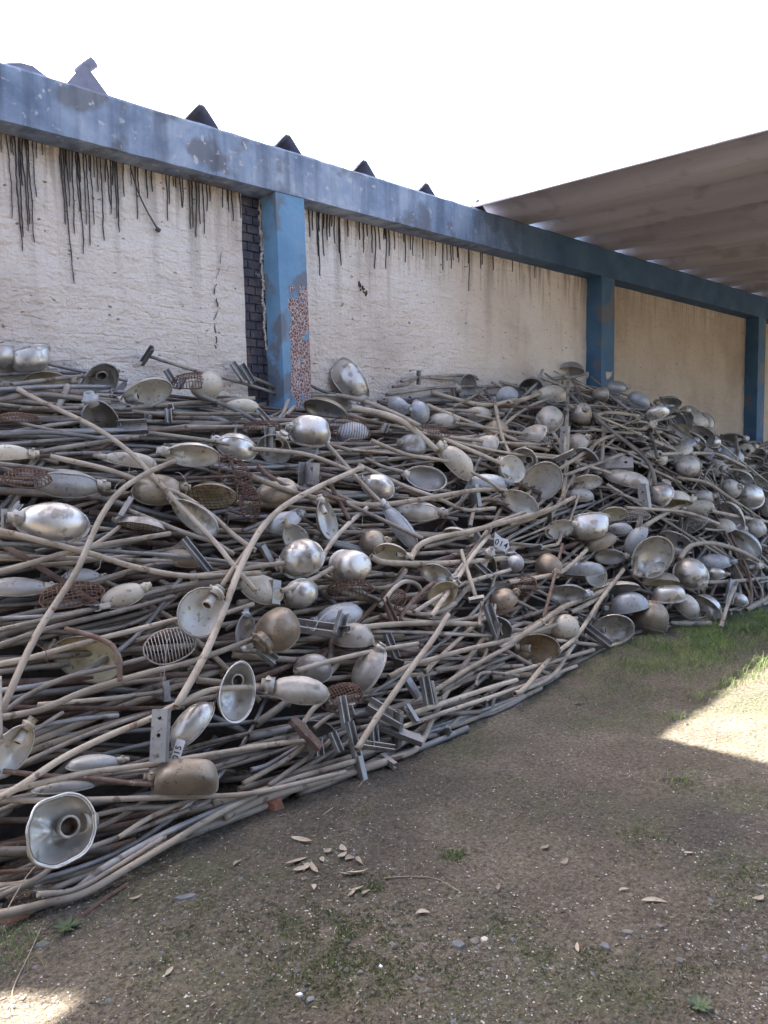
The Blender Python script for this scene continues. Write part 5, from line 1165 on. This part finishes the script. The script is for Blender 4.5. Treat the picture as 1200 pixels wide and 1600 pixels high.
mb = MB(); x0, x1, y0_, y1_ = -.6, 9.4, -.6, 3.3; st = .025; nx, ny = int((x1-x0)/st), int((y1_-y0_)/st); vs = []
for j in range(ny+1):
    for i in range(nx+1):
        x = x0+st*i; y = y0_+st*j; e_ = min(1, min(i, nx-i, j, ny-j)/12); vs.append((x, y, gz(x, y)*e_))
mb.add(vs, [(j*(nx+1)+i, j*(nx+1)+i+1, (j+1)*(nx+1)+i+1, (j+1)*(nx+1)+i) for j in range(ny) for i in range(nx)])
# outer ring of the same sheet, out to the horizon
X0, Y0, X1, Y1 = x0, y0_, x0+st*nx, y0_+st*ny; B_ = 300
mb.add([(X0,Y0,0),(X1,Y0,0),(X1,Y1,0),(X0,Y1,0),(-B_,-B_,0),(B_,-B_,0),(B_,B_,0),(-B_,B_,0)], [(4,5,1,0),(5,6,2,1),(6,7,3,2),(7,4,0,3)], 0, False)
g = mb.build('ground', M['soil']); g['kind'] = 'structure'
M['st1'] = mat('grey_stone', [(.10,.09,.08),(.19,.175,.155)], .9, 0, 30, None, .3, 90, .0); M['st2'] = mat('pale_chip', [(.36,.34,.31),(.52,.50,.47)], .8, 0, 30, None, .2, 90, .0)
M['st3'] = mat('brown_crumb', [(.065,.05,.038),(.13,.10,.075)], .95, 0, 30, None, .3, 90, .0); M['st4'] = mat('slate_chip', [(.085,.09,.10),(.16,.165,.175)], .7, 0, 30, None, .2, 90, .0)
M['leafd'] = mat('dry_leaf', [(.20,.16,.12),(.31,.26,.20),(.40,.35,.28)], .7, 0, 14, ((.12,.08,.05), .6), .3, 60, .25)
M['moss'] = mat('moss', [(.035,.055,.014),(.07,.10,.025)], .95, 0, 30, None, .4, 90, .1); M['grass'] = mat('grass_blades', [(.085,.135,.035),(.155,.225,.06),(.26,.29,.11)], .7, 0, 3, None, .1, 30, .1)
M['weed'] = mat('weed_leaf', [(.045,.075,.03),(.07,.105,.045)], .6, 0, 12, None, .2, 60, .1); M['redbrick'] = mat('broken_brick', [(.22,.09,.055),(.33,.15,.10)], .9, 0, 12, None, .5, 60, .1)
mb = MB()
def pebble(x, y, s, mi, fl=.5):
    z = gz(x, y); a = rg.uniform(0, 6.28); vs = []
    dirs = [(1,0,0),(0,1,0),(-1,0,0),(0,-1,0),(.1,.1,1),(0,0,-1)]
    for (u,v,w_) in dirs:
        k = s*rg.uniform(.6,1.2); X_, Y_ = u*k*1.25, v*k; vs.append((x+X_*math.cos(a)-Y_*math.sin(a), y+X_*math.sin(a)+Y_*math.cos(a), z+w_*k*fl+s*.1))
    mb.add(vs, [(0,1,4),(1,2,4),(2,3,4),(3,0,4),(1,0,5),(2,1,5),(3,2,5),(0,3,5)], mi, False)
for k in range(52000):
    py = 950+650*rg.random()**.8; px = rg.uniform(-20, 1220); p = on_ground(px, py)
    if p.y > 3.0 or noise.noise(Vector((p.x*1.6, p.y*1.6, 9))) < rg.uniform(-.7,.3): continue
    q = rg.random(); big = rg.random() < .025
    pebble(p.x, p.y, rg.uniform(.0018,.0052)*(2.4 if big else 1), 1 if q < .06 and not big else (0 if q < .45 else 2 if q < .88 else 3))
o = mb.build('gravel', [M['st1'], M['st2'], M['st3'], M['st4']]); tag(o, 'small stones, chips and crumbs strewn over the soil', 'gravel', kind='stuff')
def leaf_mesh(Ln, W, curl, seed, thick=.0008):
    r_ = random.Random(seed); mb = MB(); n = 9; vs = []; bend = r_.uniform(-.3,.3)
    for i in range(n+1):
        t = i/n; w_ = W*math.sin(math.pi*min(1,t*.97+.015))**.8*(1-.25*t); x = (t-.5)*Ln; y = bend*W*3*(t-.5)**2*2; z = curl*Ln*(t-.5)**2*2+.004
        vs += [(x, y-w_/2, z+w_*.25),(x, y, z),(x, y+w_/2, z+w_*.25)]
    m_ = len(vs); vs += [(a,b,c-thick) for a,b,c in vs]; fs = []
    for i in range(n):
        for k in range(2): a = i*3+k; fs += [(a,a+1,a+4,a+3),(m_+a+1,m_+a,m_+a+3,m_+a+4)]
    mb.add(vs, fs); return mb
def hero_leaf(px, py, Lp, Wp, ang, lab, mk='leafd'):
    p = on_ground(px, py); d = (p-CAM).dot(FW); o = leaf_mesh(Lp*d/F*.95, Wp*d/F*1.15, rg.uniform(.05,.35), rg.randrange(999)).build('dry_leaf', M[mk])
    g2 = Vector((RT.x, RT.y, 0)).normalized(); a = math.atan2(g2.y, g2.x)+R(ang); o.matrix_world = Matrix.Translation((p.x, p.y, gz(p.x,p.y)+.003)) @ Matrix.Rotation(a, 4, 'Z') @ Matrix.Rotation(rg.uniform(-.3,.3), 4, 'X')
    tag(o, lab, 'dry leaf', 'fallen dry leaves on the soil')
LC = [(472,1318,38,9,-20),(464,1352,38,9,28),(470,1365,26,9,20),(480,1362,20,10,80),(490,1367,34,9,-65),(503,1352,16,8,-80),(512,1335,16,8,40),(536,1330,22,9,-60),(535,1342,20,8,45),(545,1345,16,9,20),(559,1350,24,9,-70),(549,1372,40,7,3),(558,1370,34,6,10),(555,1395,30,7,25),(550,1402,26,6,60),(570,1398,18,8,45),(492,1390,16,7,-70)]
for i_, a in enumerate(LC): hero_leaf(*a, 'pale dry leaf in the fan shaped bunch before the heap' if i_ < 5 or i_ == 16 else 'pale curled leaf in the chain right of the fan shaped bunch' if i_ < 11 else 'pale leaf in the small bunch nearest the green moss')
LS = [(902,1478,24,6,80,'curled dry leaf standing beside the grey triangular stone'),(1022,1408,42,8,-10,'long dry leaf lying alone at the right of the soil'),(974,1392,18,6,15,'small dry leaf left of the long lone one'),(852,1328,20,7,35,'dry leaf on the bare soil left of the middle right'),(882,1350,20,7,40,'dry leaf right of another on the bare soil'),(264,1522,22,7,70,'twisted dry leaf at lower left near white chips'),(340,1565,30,7,80,'slim dry leaf at the bottom left'),(396,1505,34,8,60,'slanting dry leaf at the lower middle left'),(778,1391,18,6,75,'small upright looking leaf in the middle of the soil'),
 (650,1515,18,5,-60,'thin dry leaf among gravel at lower middle'),(660,1428,24,9,5,'flat brown leaf below the leaf cluster'),(845,1010,30,7,-10,'dry leaf at the heap foot under the brown reflector'),(1075,1335,16,5,-5,'tiny dry leaf right of the moss patch'),(1187,1408,24,9,20,'broad dry leaf at the right edge'),(793,1180,30,6,12,'thin dry stick like leaf near the heap middle'),(693,1182,42,5,8,'long slim leaf lying in front of the heap foot'),(1125,1430,24,6,-50,'dry leaf right of the long lone one'),(790,1550,18,7,20,'dry leaf at the bottom middle right'),(213,1410,22,6,35,'dry leaf near the rusty strip at lower left'),(370,1355,20,6,55,'dry leaf at lower left of the cluster'),(415,1382,24,5,-25,'slim leaf left of the leaf cluster'),(1015,1245,20,5,30,'dry leaf in the upper part of the bare soil'),(905,1100,20,5,20,'dry leaf between the heap foot and the sunlit patch')]
for i_, a in enumerate(LS):
    if i_ not in (6,7,9,14,15,16,17,20,21): hero_leaf(*a)
# thousands of leaf and bark scraps
mb = MB()
for k in range(2600):
    py = 960+640*rg.random(); p = on_ground(rg.uniform(-20,1220), py)
    if p.y > 2.95: continue
    L_ = rg.uniform(.006,.02); W_ = L_*rg.uniform(.12,.35); a = rg.uniform(0,6.28); z = gz(p.x,p.y)+.003; c, s = math.cos(a), math.sin(a); up = rg.uniform(0,.008)
    vs = [(p.x+c*L_/2,p.y+s*L_/2,z+up),(p.x-s*W_/2,p.y+c*W_/2,z+.002),(p.x-c*L_/2,p.y-s*L_/2,z),(p.x+s*W_/2,p.y-c*W_/2,z+.001)]
    vs += [(x,y,z_-.0008) for x,y,z_ in vs]; mb.add(vs, [(0,1,2,3),(7,6,5,4)], rg.choice([0,0,1,1]), False)
o = mb.build('leaf_litter', [M['leafd'], M['st3']]); tag(o, 'tiny scraps of leaf and bark scattered on the soil', 'leaf litter', kind='stuff')
# grass along the heap foot and tufts
mb = MB()
def blade(x, y, h, lean, w_, mi=0):
    a = rg.uniform(0,6.28); c, s = math.cos(a), math.sin(a); z = gz(x,y); vs = []
    for i in range(4):
        t = i/3; q = w_*(1-t*.9)/2; ox, oy = c*lean*h*t*t, s*lean*h*t*t; vs += [(x+ox-s*q,y+oy+c*q,z+h*t*(1-.25*lean*t)),(x+ox+s*q,y+oy-c*q,z+h*t*(1-.25*lean*t))]
    mb.add(vs, [(0,1,3,2),(2,3,5,4),(4,5,7,6)], mi)
for k in range(34000):
    x = rg.gauss(6.4,1.25); y = 2.5+rg.gauss(0,.26)
    if x < 3.9 or y < 2.1 or y > 3.1 or x > 10.5 or noise.noise(Vector((x*2.5,y*2.5,1))) < rg.uniform(-.5,.25): continue
    y += .08; blade(x, y, rg.uniform(.015,.055), rg.uniform(.2,1.1), .003)
def tuft(px, py, n, h, sp, mi=0):
    p = on_ground(px, py)
    for k in range(n): blade(p.x+rg.gauss(0,sp), p.y+rg.gauss(0,sp), h*rg.uniform(.4,1.1), rg.uniform(.3,1.3), .0032, mi)
for (px,py,n,h,sp) in [(1165,1060,60,.10,.06),(1140,1072,50,.10,.05),(1185,1045,60,.11,.05),(1100,1085,40,.08,.04),(1120,1075,30,.08,.04),(1050,1122,40,.08,.035),(1085,1090,30,.07,.03),(1060,1215,50,.03,.05),(1005,1300,60,.02,.07),(1200,1045,60,.12,.06),(20,1500,50,.06,.05),(25,1470,40,.07,.04),(700,1335,60,.015,.04),(565,1275,40,.02,.03),(1180,1360,60,.02,.05),(1150,1405,40,.02,.05)]: tuft(px,py,n,h,sp)
MS = [(540,1470,1500,.15),(300,1470,500,.14),(620,1550,400,.12),(585,1385,200,.04),(440,1440,350,.09),(710,1340,160,.035),(560,1520,260,.09),(1010,1310,200,.06),(700,1500,200,.07),(840,1490,160,.06),(1060,1220,120,.05),(1120,1420,150,.08),(930,1490,120,.05),(330,1400,160,.1),(1000,1550,150,.08),(480,1540,150,.08),(1140,1365,120,.05),(800,1445,100,.05),(1080,1520,120,.06)]
for (px,py,n,sp) in MS:
    p = on_ground(px,py)
    for k in range(int(n*2.2)):
        qx, qy = p.x+rg.gauss(0,sp), p.y+rg.gauss(0,sp*.8)
        if noise.noise(Vector((qx*14,qy*14,5))) > rg.uniform(-.4,.2): blade(qx, qy, rg.uniform(.004,.012), rg.uniform(.3,1.2), .005, 1)
o = mb.build('grass', [M['grass'], M['moss']]); tag(o, 'thin grass and moss growing along the heap foot and in patches', 'grass', kind='stuff')
# broad leaved weeds
def rosette(px, py, Rp, n, lab):
    p = on_ground(px, py); d = (p-CAM).dot(FW); r_ = Rp*d/F; root = empty('weed', Matrix.Translation((p.x,p.y,gz(p.x,p.y)))); tag(root, lab, 'weed', 'broad leaved weeds on the soil')
    for k in range(n):
        lm = leaf_mesh(r_*rg.uniform(.8,1.1), r_*.36, .25, rg.randrange(999)); o = lm.build('leaf', M['weed']); o.parent = root
        a = 6.28*k/n+rg.uniform(-.2,.2); o.matrix_local = Matrix.Rotation(a,4,'Z') @ Matrix.Translation((r_*.5,0,r_*.12)) @ Matrix.Rotation(-.3,4,'Y')
rosette(1092,1576,24,8,'green broad leaved weed at the bottom right of the soil'); rosette(105,1455,26,7,'dull broad leaved weed at the left below the heap'); 
# stones big enough to single out
def rock(px, py, Lp, Wp, hp, mk, lab, ang=0, name='stone', cat='stone', n=9):
    p = on_ground(px, py); k = (p-CAM).dot(FW)/F; bm = bmesh.new(); pts = []
    for i in range(n):
        a = 6.28*i/n+rg.uniform(-.2,.2); q = rg.uniform(.75,1.1)
        pts.append((math.cos(a)*Lp*k/2*q, math.sin(a)*Wp*k/2*q*1.6, 0)); pts.append((math.cos(a)*Lp*k/2*q*.75, math.sin(a)*Wp*k/2*q*1.2, hp*k*rg.uniform(.7,1.1)))
    for q in pts: bm.verts.new(q)
    bmesh.ops.convex_hull(bm, input=bm.verts); me = bpy.data.meshes.new(name); bm.to_mesh(me); bm.free(); me.materials.append(M[mk])
    o = bpy.data.objects.new(name, me); COL.objects.link(o); a = math.atan2(RT.y,RT.x)+R(ang); o.matrix_world = Matrix.Translation((p.x,p.y,gz(p.x,p.y)-.003)) @ Matrix.Rotation(a,4,'Z'); tag(o, lab, cat)
rock(945,1478,24,16,8,'st4','grey triangular stone right of the curled leaf',20,n=4); rock(716,1475,26,18,8,'st4','larger slate grey stone in the lower middle',60,n=5); rock(742,1468,22,14,7,'st1','grey brown stone just right of the larger slate one',40,n=6)
rock(757,1463,18,10,5,'st2','white chip of plaster right of the two stones',10,n=5); rock(428,1262,36,22,14,'redbrick','orange brick fragment under the ground pipes',0,'brick_fragment','brick'); rock(290,1408,44,12,6,'st4','flat grey tile piece at lower left',15,n=6)
rock(65,1478,30,14,4,'st4','flat grey square plate near the left edge',20,n=4); rock(468,1555,16,6,5,'tagw','small white chip at the bottom middle left',0,n=4)
rock(595,1515,9,7,5,'tagw','small square white chip in the lower middle',10,n=4); rock(563,1525,14,8,5,'st1','brown pointed pebble beside the white square chip',30,n=5); rock(485,1562,16,12,6,'st4','grey chip next to the white chip at the bottom',-30,n=5); rock(980,1455,26,9,6,'st1','low grey stone right of the triangular stone',0); rock(1030,1448,20,8,6,'st1','beige low stone left of the tuft at right',0)
rock(20,1432,60,16,10,'redbrick','long reddish tile piece under the pipes at the left edge',5,'brick_fragment','brick')
P = [on_ground(px,py)+Vector((0,0,.012)) for px,py in ((112,1450),(150,1420),(175,1402),(200,1386))]; mb = MB(); mb.tube(spline(P,4),.007,5,hollow=False,flat=True); o = mb.build('metal_strip', M['rust'], None, P[1]); tag(o, 'thin rusty metal strip on the ground at lower left', 'strip')
for pts, lab in (([(718,1395),(680,1375),(640,1372),(600,1374)],'thin bare twig lying right of the leaf cluster'),([(505,1275),(552,1240),(572,1215)],'short twig by the ground pipe end'),([(20,1590),(20,1550),(45,1495),(70,1440)],'thin dry stalk standing at the lower left')):
    P = [on_ground(px,py)+Vector((0,0,.006)) for px,py in pts]; mb = MB(); mb.tube(spline(P,4),.0022,5,hollow=False); o = mb.build('twig', M['leafd'], None, P[1]); tag(o, lab, 'twig')
# loose wires sticking out of the heap
for k in range(26):
    px = rg.uniform(20, 1180); py = rg.uniform(640, 1050)
    if surf_depth(px, py) > 12: continue
    pts = [(px, py)]; a = rg.uniform(0, 6.28)
    for _ in range(4): a += rg.uniform(-1.2, 1.2); pts.append((pts[-1][0]+math.cos(a)*rg.uniform(6,16), pts[-1][1]+abs(math.sin(a))*rg.uniform(4,16)))
    if pts[-1][1] > 1000 and px > 800: continue
    P, _ = pipe_px(pts, 1.6, .10); mb = MB(); mb.tube(spline(P,4), .0016, 5, hollow=False); o = mb.build('wire', M['wire' if k%2 else 'rust'], None, P[1]); tag(o, place_label(px, py, 'thin dangling', 'wire') or 'thin dangling wire in the heap', 'wire', 'loose wires in the heap')
WR = [([(62,1345),(40,1372),(20,1405),(12,1420)],'thin wire hanging below the crumpled open head'),([(478,975),(490,985),(500,968),(530,945),(560,940)],'pale wire curled right of the dented egg shaped head'),([(250,1040),(255,1070),(262,1000),(270,1018)],'fine wire beneath the round thin guard'),([(975,700),(990,640),(1000,690)],'thin wire loop on the right shoulder')]
for pts, lab in WR:
    P, _ = pipe_px(pts, 1.6, .14); mb = MB(); mb.tube(spline(P,5), .002, 5, hollow=False); o = mb.build('wire', M['wire'], None, P[1]); tag(o, lab, 'wire')
